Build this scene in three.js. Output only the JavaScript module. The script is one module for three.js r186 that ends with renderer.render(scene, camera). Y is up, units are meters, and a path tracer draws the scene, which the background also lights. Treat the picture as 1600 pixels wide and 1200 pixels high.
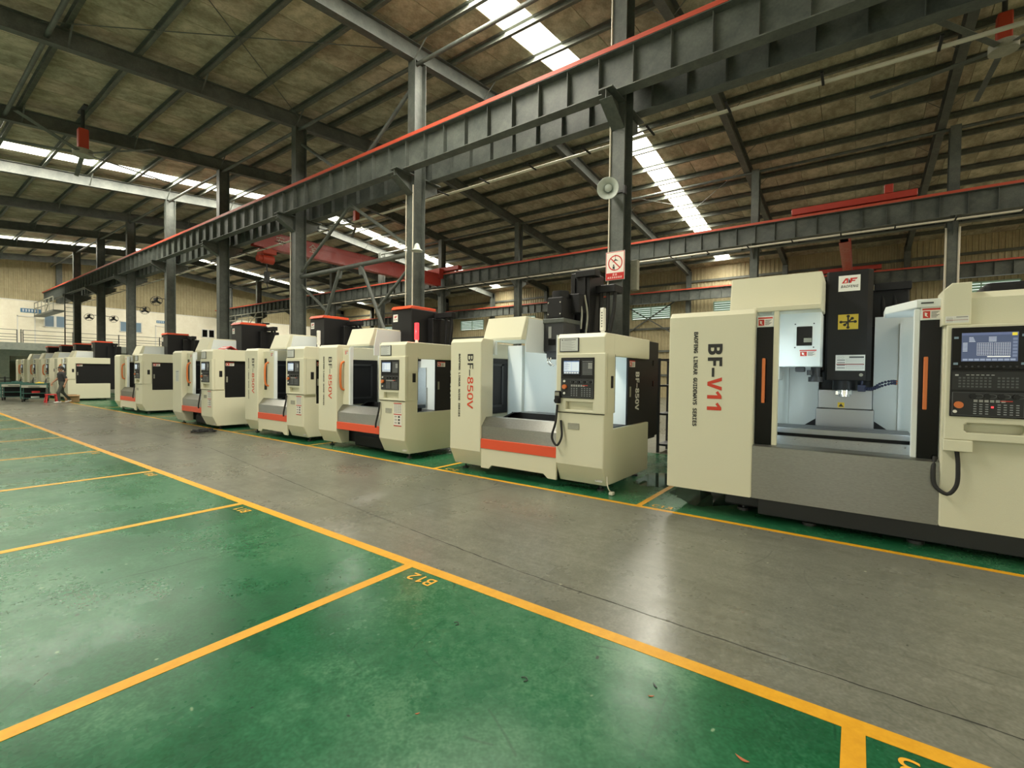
import * as THREE from 'three';
import { RoundedBoxGeometry } from 'three/addons/geometries/RoundedBoxGeometry.js';
import { mergeGeometries } from 'three/addons/utils/BufferGeometryUtils.js';
import { RectAreaLightUniformsLib } from 'three/addons/lights/RectAreaLightUniformsLib.js';
import { MarchingCubes } from 'three/addons/objects/MarchingCubes.js';

RectAreaLightUniformsLib.init();
const scene = new THREE.Scene();

// ---------- camera ----------
const camera = new THREE.PerspectiveCamera(2 * Math.atan(600 / 735.6) * 180 / Math.PI, 1600 / 1200, 0.05, 300);
{
  const yaw = 0.63329, pitch = -0.0212, roll = 0.01215;
  const fwd = new THREE.Vector3(-Math.sin(yaw) * Math.cos(pitch), Math.sin(pitch), -Math.cos(yaw) * Math.cos(pitch));
  const right = new THREE.Vector3(Math.cos(yaw), 0, -Math.sin(yaw));
  const up = new THREE.Vector3().crossVectors(right, fwd);
  const r2 = right.clone().multiplyScalar(Math.cos(roll)).addScaledVector(up, Math.sin(roll));
  const u2 = up.clone().multiplyScalar(Math.cos(roll)).addScaledVector(right, -Math.sin(roll));
  camera.quaternion.setFromRotationMatrix(new THREE.Matrix4().makeBasis(r2, u2, fwd.negate()));
  camera.position.set(0, 1.63, 0);
}

// ---------- sky outside, exposure ----------
scene.background = new THREE.Color().setRGB(1.7, 1.85, 1.7);
const renderer = new THREE.WebGLRenderer({ antialias: true });
renderer.toneMapping = THREE.LinearToneMapping;
renderer.toneMappingExposure = 0.96;
renderer.shadowMap.enabled = true;

// the hall: ridge above z = ZR, two rows of columns, front wall behind the camera
const X0 = -54.3, X1 = 14.4, ZF = 4.6, ZB = -35.2, ZR = -15.3, RIDGE = 11.4, SLOPE = 0.1;
const roofY = (z) => RIDGE - SLOPE * Math.abs(z - ZR);
const SKYLIGHT_X = [-46.4, -26.6, -7.45, 11.7];
const SKY_W = 0.92;

// daylight through the translucent roof strips: area lights of the strips' size just under them
function areaLight(w, h, color, intensity, pos, look) {
  const l = new THREE.RectAreaLight(color, intensity, w, h);
  l.position.set(...pos); l.lookAt(...look); scene.add(l);
  return l;
}
const DAY = new THREE.Color().setRGB(1.0, 0.95, 0.80);
const SKYLIGHT_POWER = 50, FRONT_POWER = 0.8;
for (const x of SKYLIGHT_X) {
  for (const [za, zb] of [[3.4, -13.4], [-17.0, -34.2]]) {
    const zm = (za + zb) / 2, len = Math.hypot(zb - za, (zb - za) * SLOPE), sg = zm > ZR ? 1 : -1;
    const l = areaLight(SKY_W, len, DAY, SKYLIGHT_POWER, [x, roofY(zm) - 0.03, zm], [x, roofY(zm) - 10, zm - sg * SLOPE * 10]);
    l.name = 'skylight_glow';
  }
}

// ---------- helpers ----------
let seedState = 12345;
const rnd = () => { seedState = (seedState * 1664525 + 1013904223) >>> 0; return seedState / 4294967296; };
const rr = (a, b) => a + (b - a) * rnd();
const taken = new Map();
const numbered = (n) => { const k = taken.get(n) ?? 0; taken.set(n, k + 1); return k ? n + '_' + String(k).padStart(3, '0') : n; };

function fin(g) {           // non-indexed, uv in metres by the dominant axis of each face
  if (g.index) g = g.toNonIndexed();
  const p = g.attributes.position.array, n = g.attributes.normal.array, uv = new Float32Array(p.length / 3 * 2);
  for (let t = 0; t < p.length / 9; t++) {
    let ax = 0, ay = 0, az = 0;
    for (let k = 0; k < 3; k++) { ax += Math.abs(n[t * 9 + k * 3]); ay += Math.abs(n[t * 9 + k * 3 + 1]); az += Math.abs(n[t * 9 + k * 3 + 2]); }
    for (let k = 0; k < 3; k++) {
      const i = t * 9 + k * 3, o = t * 6 + k * 2;
      if (ax >= ay && ax >= az) { uv[o] = p[i + 2]; uv[o + 1] = p[i + 1]; }
      else if (ay >= az) { uv[o] = p[i]; uv[o + 1] = p[i + 2]; }
      else { uv[o] = p[i]; uv[o + 1] = p[i + 1]; }
    }
  }
  const r = new THREE.BufferGeometry();
  r.setAttribute('position', g.attributes.position); r.setAttribute('normal', g.attributes.normal);
  r.setAttribute('uv', new THREE.BufferAttribute(uv, 2));
  return r;
}
const bx = (x0, x1, y0, y1, z0, z1) => { const g = new THREE.BoxGeometry(Math.abs(x1 - x0), Math.abs(y1 - y0), Math.abs(z1 - z0)); g.translate((x0 + x1) / 2, (y0 + y1) / 2, (z0 + z1) / 2); return g; };
const rb = (x0, x1, y0, y1, z0, z1, r = 0.012, s = 2) => { const g = new RoundedBoxGeometry(Math.abs(x1 - x0), Math.abs(y1 - y0), Math.abs(z1 - z0), s, r); g.translate((x0 + x1) / 2, (y0 + y1) / 2, (z0 + z1) / 2); return g; };
function extr(pts, len, b, holes) {
  const s = new THREE.Shape(pts.map((p) => new THREE.Vector2(p[0], p[1])));
  for (const h of holes ?? []) s.holes.push(new THREE.Path(h.map((p) => new THREE.Vector2(p[0], p[1]))));
  const g = new THREE.ExtrudeGeometry(s, { depth: len - 2 * b, bevelEnabled: b > 0, bevelThickness: b, bevelSize: b, bevelOffset: -b, bevelSegments: 2, curveSegments: 8 });
  if (b) g.translate(0, 0, b);
  return g;
}
// profiles: prismX takes [z, y] points, prismY [x, z], prismZ [x, y]
const prismX = (pts, x0, x1, b = 0, holes) => { const g = extr(pts.map(([z, y]) => [-z, y]), x1 - x0, b, holes?.map((h) => h.map(([z, y]) => [-z, y]))); g.rotateY(Math.PI / 2); g.translate(x0, 0, 0); return g; };
const prismY = (pts, y0, y1, b = 0) => { const g = extr(pts.map(([x, z]) => [x, -z]), y1 - y0, b); g.rotateX(-Math.PI / 2); g.translate(0, y0, 0); return g; };
const prismZ = (pts, z0, z1, b = 0, holes) => { const g = extr(pts, z1 - z0, b, holes); g.translate(0, 0, z0); return g; };
const V = (x, y, z) => new THREE.Vector3(x, y, z);
function bar(a, b, r, n = 10, r2 = r) {           // a straight round bar
  const A = V(...a), B = V(...b), d = B.clone().sub(A), g = new THREE.CylinderGeometry(r2, r, d.length(), n);
  g.applyQuaternion(new THREE.Quaternion().setFromUnitVectors(V(0, 1, 0), d.clone().normalize()));
  const m = A.add(B).multiplyScalar(0.5); g.translate(m.x, m.y, m.z); return g;
}
function strut(a, b, w, h) {                       // a straight rectangular bar
  const A = V(...a), B = V(...b), g = new THREE.BoxGeometry(w, h, A.distanceTo(B));
  const m = new THREE.Matrix4().lookAt(A, B, V(0, 1, 0.001)); g.applyMatrix4(m);
  const c = A.add(B).multiplyScalar(0.5); g.translate(c.x, c.y, c.z); return g;
}
const tube = (pts, r, n = 24, m = 8) => new THREE.TubeGeometry(new THREE.CatmullRomCurve3(pts.map((p) => V(...p))), n, r, m);
const cylY = (x, y0, y1, z, r, n = 16, r2 = r) => { const g = new THREE.CylinderGeometry(r2, r, y1 - y0, n); g.translate(x, (y0 + y1) / 2, z); return g; };
const cylZ = (x, y, z0, z1, r, n = 16) => { const g = new THREE.CylinderGeometry(r, r, Math.abs(z1 - z0), n); g.rotateX(Math.PI / 2); g.translate(x, y, (z0 + z1) / 2); return g; };
const cylX = (x0, x1, y, z, r, n = 16) => { const g = new THREE.CylinderGeometry(r, r, Math.abs(x1 - x0), n); g.rotateZ(Math.PI / 2); g.translate((x0 + x1) / 2, y, z); return g; };

function obj(name, geos, mat, parent = scene) {
  const list = (Array.isArray(geos) ? geos : [geos]).map(fin);
  const g = list.length > 1 ? mergeGeometries(list) : list[0];
  let root = parent; while (root.parent && root.parent !== scene && !root.off) root = root.parent;
  if (root.off) g.translate(-root.off[0], -root.off[1], -root.off[2]);
  const m = new THREE.Mesh(g, mat);
  m.name = parent === scene ? numbered(name) : name;
  m.castShadow = m.receiveShadow = true;
  parent.add(m);
  return m;
}
function thing(name, label, category, off = [0, 0, 0], group) {   // parts are built in world coordinates around "off"
  const o = new THREE.Group(); o.name = numbered(name); o.off = off; o.position.set(...off); scene.add(o);
  o.userData = { label, category }; if (group) o.userData.group = group;
  return o;
}
function tag(o, label, category, group) { o.userData.label = label; o.userData.category = category; if (group) o.userData.group = group; return o; }
function struct(name) { const o = new THREE.Group(); o.name = numbered(name); o.userData.kind = 'structure'; scene.add(o); return o; }
function dup(root, pos, label, turn) {
  const r = root.clone(); r.name = numbered(root.name.replace(/_\d{3}$/, '')); r.userData = { ...root.userData }; r.position.set(...pos);
  if (turn !== undefined) r.rotation.y = turn;
  if (label) r.userData.label = label;
  scene.add(r); return r;
}

// ---------- textures ----------
function noiseGrid(n, seed) { let s = seed >>> 0; const a = new Float32Array(n * n); for (let i = 0; i < n * n; i++) { s = (s * 1664525 + 1013904223) >>> 0; a[i] = s / 4294967296; } return a; }
const grids = new Map();
function tileNoise(u, v, n, seed) {               // tileable value noise, u and v in 0..1, n cells
  const key = n + ':' + seed; if (!grids.has(key)) grids.set(key, noiseGrid(n, seed * 7919 + n));
  const a = grids.get(key), x = u * n, y = v * n, xi = Math.floor(x), yi = Math.floor(y);
  let fx = x - xi, fy = y - yi; fx = fx * fx * (3 - 2 * fx); fy = fy * fy * (3 - 2 * fy);
  const i0 = ((xi % n) + n) % n, i1 = (i0 + 1) % n, j0 = ((yi % n) + n) % n, j1 = (j0 + 1) % n;
  return (a[j0 * n + i0] * (1 - fx) + a[j0 * n + i1] * fx) * (1 - fy) + (a[j1 * n + i0] * (1 - fx) + a[j1 * n + i1] * fx) * fy;
}
function dataTex(size, fn, srgb, metres, sizeY = size) {
  const d = new Uint8Array(size * sizeY * 4);
  for (let y = 0; y < sizeY; y++) for (let x = 0; x < size; x++) {
    const c = fn(x / size, y / sizeY), o = (y * size + x) * 4;
    if (typeof c === 'number') { d[o] = d[o + 1] = d[o + 2] = Math.max(0, Math.min(255, c * 255)); } else for (let k = 0; k < 3; k++) d[o + k] = Math.max(0, Math.min(255, c[k] * 255));
    d[o + 3] = 255;
  }
  const t = new THREE.DataTexture(d, size, sizeY, THREE.RGBAFormat);
  t.magFilter = THREE.LinearFilter; t.minFilter = THREE.LinearMipmapLinearFilter; t.wrapS = t.wrapT = THREE.RepeatWrapping;
  if (srgb) t.colorSpace = THREE.SRGBColorSpace;
  if (metres) { const mm = Array.isArray(metres) ? metres : [metres, metres]; t.repeat.set(1 / mm[0], 1 / mm[1]); }
  t.needsUpdate = true; return t;
}
function canvasTex(w, h, draw) {
  const c = document.createElement('canvas'); c.width = w; c.height = h; const x = c.getContext('2d'); draw(x, w, h);
  const t = new THREE.CanvasTexture(c); t.colorSpace = THREE.SRGBColorSpace; t.anisotropy = 8; return t;
}
const lin = (r, g, b) => new THREE.Color().setRGB(r, g, b);
const hex = (h) => new THREE.Color(h);
const std = (color, roughness = 0.6, metalness = 0, extra = {}) => new THREE.MeshStandardMaterial({ color: typeof color === 'string' ? hex(color) : color, roughness, metalness, ...extra });
// ---------- materials ----------
const fineBump = dataTex(512, (u, v) => 0.5 * tileNoise(u, v, 128, 3) + 0.5 * tileNoise(u, v, 256, 4), false, 0.6);
const wearRough = (lo, hi, m, seed) => dataTex(512, (u, v) => lo + (hi - lo) * (0.5 * tileNoise(u, v, 8, seed) + 0.3 * tileNoise(u, v, 32, seed + 1) + 0.2 * tileNoise(u, v, 128, seed + 2)), false, m);
const dirt = (a, b, m, seed, cells = [6, 24, 96, 200]) => dataTex(512, (u, v) => {
  const n = 0.4 * tileNoise(u, v, cells[0], seed) + 0.3 * tileNoise(u, v, cells[1], seed + 1) + 0.2 * tileNoise(u, v, cells[2], seed + 2) + 0.1 * tileNoise(u, v, cells[3], seed + 3);
  const k = Math.max(0, Math.min(1, (n - 0.25) * 2)); return [0, 1, 2].map((i) => (a[i] * (1 - k) + b[i] * k) / 255);
}, true, m);
const W1 = lin(1, 1, 1);
const M = {
  cream: std(lin(0.66, 0.64, 0.485), 0.42, 0, { bumpMap: fineBump, bumpScale: 0.0006 }),
  white: std(lin(0.74, 0.78, 0.77), 0.45),
  black: new THREE.MeshPhysicalMaterial({ color: lin(0.004, 0.004, 0.0045), roughness: 0.22, specularIntensity: 0.45 }),
  blackMatte: new THREE.MeshPhysicalMaterial({ color: lin(0.011, 0.011, 0.012), roughness: 0.6, specularIntensity: 0.6 }),
  blackMetal: new THREE.MeshPhysicalMaterial({ color: lin(0.010, 0.010, 0.011), roughness: 0.42, specularIntensity: 0.6, bumpMap: fineBump, bumpScale: 0.0008 }),
  plum: std(lin(0.030, 0.024, 0.027), 0.4),
  rubber: std(lin(0.015, 0.015, 0.015), 0.75),
  red: std(lin(0.72, 0.085, 0.03), 0.42),
  orange: std(lin(0.62, 0.16, 0.035), 0.4),
  craneRed: std(lin(0.44, 0.05, 0.035), 0.5, 0, { roughnessMap: wearRough(0.35, 1, 2, 51) }),
  railRed: std(lin(0.50, 0.07, 0.035), 0.55),
  stainless: new THREE.MeshPhysicalMaterial({ color: W1, metalness: 1, roughness: 0.40, anisotropy: 0.8, anisotropyRotation: Math.PI / 2, map: dataTex(512, (u, v) => { const n = 0.5 * tileNoise(u, v * 4, 64, 22) + 0.5 * tileNoise(u * 0.25, v, 256, 23); return [0.60 + 0.06 * n, 0.60 + 0.06 * n, 0.585 + 0.06 * n]; }, true, 1.3) }),
  steelBright: std(lin(0.55, 0.55, 0.54), 0.25, 1),
  table: std(lin(0.30, 0.31, 0.32), 0.38, 1),
  darkSteel: std(lin(0.06, 0.062, 0.065), 0.45, 0.6),
  iron: std(lin(0.03, 0.031, 0.034), 0.5),
  steelPaint: std(W1, 0.55, 0, { map: dirt([72, 77, 73], [98, 102, 96], 3, 31) }),
  steelPale: std(W1, 0.55, 0, { map: dirt([140, 140, 126], [166, 165, 150], 3, 35) }),
  purlin: std(W1, 0.6, 0, { map: dirt([80, 84, 78], [106, 109, 99], 2, 41) }),
  conduit: std(lin(0.62, 0.57, 0.46), 0.5),
  concrete: std(W1, 0.8, 0, { map: dirt([150, 158, 150], [176, 182, 172], 3, 61) }),
  officeWall: std(W1, 0.85, 0, { map: dirt([236, 228, 208], [246, 240, 222], 4, 65) }),
  cladding: std(W1, 0.6, 0, { map: dirt([158, 147, 114], [178, 166, 131], 3, 71) }),
  glassBlue: std(lin(0.20, 0.29, 0.38), 0.1),
  frameWhite: std(lin(0.75, 0.74, 0.70), 0.5),
  frameBlue: std(lin(0.20, 0.34, 0.46), 0.5),
  louver: std(lin(0.30, 0.42, 0.33), 0.5, 0),
  yellowLine: std(W1, 0.5, 0, { map: dirt([200, 142, 16], [216, 158, 30], 1.1, 81, [6, 30, 90, 200]) }),
  yellow: std(lin(0.75, 0.55, 0.05), 0.5),
  chrome: std(lin(0.8, 0.8, 0.8), 0.15, 1),
  hose: std(lin(0.01, 0.015, 0.05), 0.5),
  hornGrey: std(lin(0.50, 0.54, 0.50), 0.5),
  hoistRed: std(lin(0.5, 0.06, 0.03), 0.5),
  cartGreen: std(lin(0.03, 0.10, 0.08), 0.5),
  plasticRed: std(lin(0.6, 0.03, 0.03), 0.4),
  card: std(lin(0.42, 0.27, 0.14), 0.9),
  blue: std(lin(0.02, 0.06, 0.30), 0.5),
  skylight: new THREE.MeshStandardMaterial({ color: lin(0.8, 0.8, 0.75), roughness: 0.6, emissive: lin(1, 0.97, 0.84), emissiveIntensity: 4.0 }),
  tubeGlow: new THREE.MeshStandardMaterial({ color: lin(0.9, 0.9, 0.9), emissive: lin(0.86, 0.95, 1), emissiveIntensity: 3 }),
  alarmRed: new THREE.MeshStandardMaterial({ color: lin(0.6, 0.02, 0.02), emissive: lin(1, 0.04, 0.05), emissiveIntensity: 2.2, roughness: 0.3 }),
  pane: new THREE.MeshPhysicalMaterial({ color: lin(0.95, 0.97, 0.96), roughness: 0.1, transmission: 1, thickness: 0 }),
  smokedGlass: new THREE.MeshPhysicalMaterial({ color: lin(0.10, 0.11, 0.12), roughness: 0.05, transmission: 1, thickness: 0 }),
};
const roofMats = [[180, 172, 148], [188, 179, 154], [175, 169, 146], [184, 172, 150]].map(([r, g, b], i) => std(W1, 0.75, 0, { map: dirt([r - 44, g - 42, b - 42], [r + 16, g + 16, b + 14], [2.3, 3.1], 101 + 9 * i, [4, 18, 70, 200]) }));

// floor paint: worn green epoxy and grey aisle
function floorTex(base, light, dark, seed, strokes, isle, streak) {
  const S = 2048, m = 10.24, c = document.createElement('canvas'); c.width = c.height = S;
  const x = c.getContext('2d'), im = x.createImageData(S, S), d = im.data;
  for (let j = 0; j < S; j++) for (let i = 0; i < S; i++) {
    const u = i / S, v = j / S;
    const w = 0.03 * (tileNoise(u, v, 12, seed + 9) - 0.5);
    const a = 0.5 * tileNoise(u + w, v, 7, seed) + 0.3 * tileNoise(u, v + w, 23, seed + 1) + 0.2 * tileNoise(u, v, 61, seed + 2);
    const f = tileNoise(u, v, 200, seed + 3) * 0.5 + tileNoise(u, v, 512, seed + 4) * 0.5;
    const s = tileNoise(u, v, 40, seed + 5) * tileNoise(u + w * 2, v, 15, seed + 6);
    const sm = (e0, e1, t) => { t = Math.max(0, Math.min(1, (t - e0) / (e1 - e0))); return t * t * (3 - 2 * t); };
    const g2 = tileNoise(u, v, 1024, seed + 8) * 0.6 + f * 0.4;
    let k = 0.75 * sm(0.42, 0.78, a + (f - 0.5) * 0.25) + isle * sm(0.32, 0.75, s + (g2 - 0.5) * 0.3), q = 0.9 * sm(0.55, 0.18, a + (g2 - 0.5) * 0.2);
    k = Math.min(1, k * (0.4 + 1.1 * g2));
    for (let n = 0; n < 3; n++) d[(j * S + i) * 4 + n] = (base[n] * (1 - k) + light[n] * k) * (1 - q) + dark[n] * q + (g2 - 0.5) * 22 + (tileNoise(u * 0.05, v, 300, seed + 7) - 0.5) * streak;
    d[(j * S + i) * 4 + 3] = 255;
  }
  x.putImageData(im, 0, 0);
  let st = seed * 77 + 5; const r = () => { st = (st * 1664525 + 1013904223) >>> 0; return st / 4294967296; };
  x.lineCap = 'round';
  for (let k = 0; k < strokes; k++) {
    const px = r() * S, py = r() * S, an = r() * 6.3, L = 10 + r() * r() * 150, bend = (r() - 0.5) * 0.6, lightOne = r() < 0.5;
    x.strokeStyle = lightOne ? `rgba(${light.join(',')},${0.12 + 0.3 * r()})` : `rgba(${dark.map((q) => q * 0.6).join(',')},${0.12 + 0.3 * r()})`;
    x.lineWidth = 0.7 + r() * 1.6; x.beginPath(); x.moveTo(px, py);
    x.quadraticCurveTo(px + Math.cos(an + bend) * L * 0.5, py + Math.sin(an + bend) * L * 0.5, px + Math.cos(an) * L, py + Math.sin(an) * L); x.stroke();
  }
  for (let k = 0; k < strokes / 4; k++) { x.fillStyle = r() < 0.6 ? 'rgba(28,30,26,0.75)' : 'rgba(190,190,160,0.6)'; const px = r() * S, py = r() * S; x.beginPath(); x.ellipse(px, py, 0.8 + r() * 3, 0.6 + r() * 1.5, r() * 3, 0, 6.3); x.fill(); }
  const t = new THREE.CanvasTexture(c); t.colorSpace = THREE.SRGBColorSpace; t.wrapS = t.wrapT = THREE.RepeatWrapping; t.repeat.set(1 / m, 1 / m); t.anisotropy = 8;
  return t;
}
M.green = new THREE.MeshPhysicalMaterial({ color: W1, roughness: 0.36, specularIntensity: 0.6, map: floorTex([29, 91, 58], [62, 110, 78], [23, 77, 48], 5, 1100, 0.6, 3), roughnessMap: wearRough(0.55, 1, 3.3, 91) });
M.grey = new THREE.MeshPhysicalMaterial({ color: W1, roughness: 0.40, specularIntensity: 0.7, map: floorTex([102, 103, 92], [113, 113, 102], [95, 96, 86], 17, 420, 0.25, 9), roughnessMap: wearRough(0.55, 1, 3.7, 95) });
M.crack = std(lin(0.03, 0.03, 0.026), 0.9);
// ---------- floor ----------
const Z1 = -2.72, Z2 = -5.66;                      // centres of the two yellow aisle lines
{
  const f = struct('floor');
  obj('green_bay_paint', bx(X0 - 0.4, X1 + 0.4, -0.2, 0, Z1, ZF + 0.4), M.green, f);
  obj('grey_aisle_paint', bx(X0 - 0.4, X1 + 0.4, -0.2, 0, Z2, Z1), M.grey, f);
  obj('green_machine_paint', bx(X0 - 0.4, X1 + 0.4, -0.2, 0, -9.75, Z2), M.green, f);
  obj('grey_hall_floor', bx(X0 - 0.4, X1 + 0.4, -0.2, 0, ZB - 0.4, -9.75), M.grey, f);
  const line = (x0, x1, z0, z1) => obj('painted_line', bx(x0, x1, 0.0002, 0.0022, z0, z1), M.yellowLine, f);
  line(-47.9, X1, Z1 - 0.05, Z1 + 0.05);
  line(-47.9, X1, Z2 - 0.035, Z2 + 0.035);
  for (let k = -13; k <= 2; k++) { const x = 0.02 + 3.04 * k; line(x - 0.045, x + 0.045, Z1 + 0.05, ZF - 0.3); }
  for (const x of [1.55, -2.18, -5.8, -9.75, -13.4, -19.5, -25.6]) line(x - 0.035, x + 0.035, -9.6, Z2 - 0.035);
  // cracks and joints: thin crooked ribbons
  const ribbon = (pts, w, jit) => {
    const fine = []; for (let i = 0; i + 1 < pts.length; i++) { const n = Math.ceil(Math.hypot(pts[i + 1][0] - pts[i][0], pts[i + 1][1] - pts[i][1]) / 0.12); for (let k = 0; k < n; k++) fine.push([pts[i][0] + (pts[i + 1][0] - pts[i][0]) * k / n + rr(-jit, jit), pts[i][1] + (pts[i + 1][1] - pts[i][1]) * k / n + rr(-jit, jit)]); }
    const g = []; for (let i = 0; i + 1 < fine.length; i++) { const [ax, az] = fine[i], [cx, cz] = fine[i + 1], L = Math.hypot(cx - ax, cz - az) || 1, ww = w * rr(0.5, 1.3), nx = -(cz - az) / L * ww, nz = (cx - ax) / L * ww;
      const q = new THREE.BufferGeometry(); q.setAttribute('position', new THREE.Float32BufferAttribute([ax - nx, 0.0012, az - nz, ax + nx, 0.0012, az + nz, cx + nx, 0.0012, cz + nz, ax - nx, 0.0012, az - nz, cx + nx, 0.0012, cz + nz, cx - nx, 0.0012, cz - nz], 3)); q.setAttribute('normal', new THREE.Float32BufferAttribute(new Array(6).fill([0, 1, 0]).flat(), 3)); g.push(q); }
    return obj('floor_crack', g, M.crack, f);
  };
  ribbon([[4.5, -3.05], [0.64, -3.08], [-0.75, -3.11], [-2.3, -3.16], [-5.5, -3.5], [-10.9, -4.2], [-22, -4.3]], 0.004, 0.006);
  ribbon([[-4.13, -5.6], [-4.42, -2.8]], 0.003, 0.012);
  ribbon([[-4.44, -2.66], [-4.6, -1.1], [-4.52, -0.4], [-4.6, 1.5]], 0.0025, 0.014);
  // stencilled bay numbers
  const stencil = (txt, x, z, w, h, turn) => {
    const t = canvasTex(256, 96, (c, W, H) => { c.clearRect(0, 0, W, H); c.fillStyle = '#e0a428'; c.font = 'bold 92px monospace'; c.textAlign = 'center'; c.textBaseline = 'middle'; c.fillText(txt, W / 2, H / 2 + 4, W); });
    const g = new THREE.PlaneGeometry(w, h); g.rotateX(-Math.PI / 2); g.rotateY(turn);
    const m = new THREE.Mesh(g, new THREE.MeshStandardMaterial({ map: t, transparent: true, roughness: 0.5 })); m.position.set(x, 0.003, z); m.name = 'bay_number'; m.receiveShadow = true; f.add(m);
  };
  for (const [txt, k] of [['B13', 0], ['B12', -1], ['B11', -2], ['B10', -3], ['B9', -4]]) stencil(txt, 0.02 + 3.04 * k + 0.28, Z1 + 0.17, 0.42, 0.16, Math.PI);
  stencil('C13', -1.92, Z2 - 0.15, 0.42, 0.15, 0); stencil('C12', -5.5, Z2 - 0.15, 0.42, 0.15, 0);
}

// ---------- roof ----------
{
  const c = struct('ceiling');
  const inSky = (x, z) => SKYLIGHT_X.some((s) => Math.abs(x - s) < SKY_W / 2 + 0.001) && ((z < 3.4 && z > -13.4) || (z < -17.0 && z > -34.2));
  // edges of the sheets in x, with the skylight strips as their own columns
  const edges = [];
  { let x = X0 - 0.3; const stops = [...SKYLIGHT_X.flatMap((s) => [s - SKY_W / 2, s + SKY_W / 2]), X1 + 0.3];
    for (const s of stops) { const n = Math.max(1, Math.round((s - x) / 0.98)); for (let k = 0; k < n; k++) edges.push(x + (s - x) * k / n); x = s; } edges.push(x); }
  const sheet = (xa, xb, za, zb, mat, name) => {     // a sheet with a V groove along both long edges
    const e = 0.012, t = 0.05, y = (z) => roofY(z);
    const g = prismZ([[xa, 0.02], [xa + e, 0], [xb - e, 0], [xb, 0.02], [xb, t], [xa, t]], 0, 1);
    const m = new THREE.Matrix4().set(1, 0, 0, 0, 0, 1, y(zb) - y(za), y(za), 0, 0, zb - za, za, 0, 0, 0, 1);
    g.applyMatrix4(m); g.computeVertexNormals(); if (zb < za) { const gi = g.index ? g.toNonIndexed() : g; return obj(name, gi, mat, c); }
    return obj(name, g, mat, c);
  };
  let n = 0;
  for (let i = 0; i + 1 < edges.length; i++) {
    const xa = edges[i], xb = edges[i + 1], xm = (xa + xb) / 2;
    for (const [za, zb] of [[ZR, ZF + 0.3], [ZB - 0.3, ZR]]) {
      if (SKYLIGHT_X.some((s) => Math.abs(xm - s) < 0.05)) {
        const [sa, sb] = za === ZR ? [-13.4, 3.4] : [-34.2, -17.0];
        sheet(xa, xb, za, sa, roofMats[n % 4], 'roof_sheet'); sheet(xa, xb, sb, zb, roofMats[(n + 1) % 4], 'roof_sheet');
        const s = sheet(xa, xb, sa, sb, M.skylight, 'skylight_strip'); s.userData.label = 'translucent daylight strip'; n++;
      } else sheet(xa, xb, za, zb, roofMats[(n++ * 7 + Math.floor(rnd() * 4)) % 4], 'roof_sheet');
    }
  }
  // weather skin above the sheets: closes every joint
  // purlins: C-sections along the hall
  for (let k = 0; k < 28; k++) {
    const z = ZF - 0.25 - k * 1.462; if (z < ZB + 0.1) break;
    const y = roofY(z) - 0.012;
    obj('purlin', [bx(X0, X1, y - 0.2, y, z - 0.004, z + 0.004), bx(X0, X1, y - 0.008, y, z, z + 0.09), bx(X0, X1, y - 0.2, y - 0.192, z, z + 0.09), bx(X0, X1, y - 0.192, y - 0.165, z + 0.084, z + 0.09)], M.purlin, c);
  }
}

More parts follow.
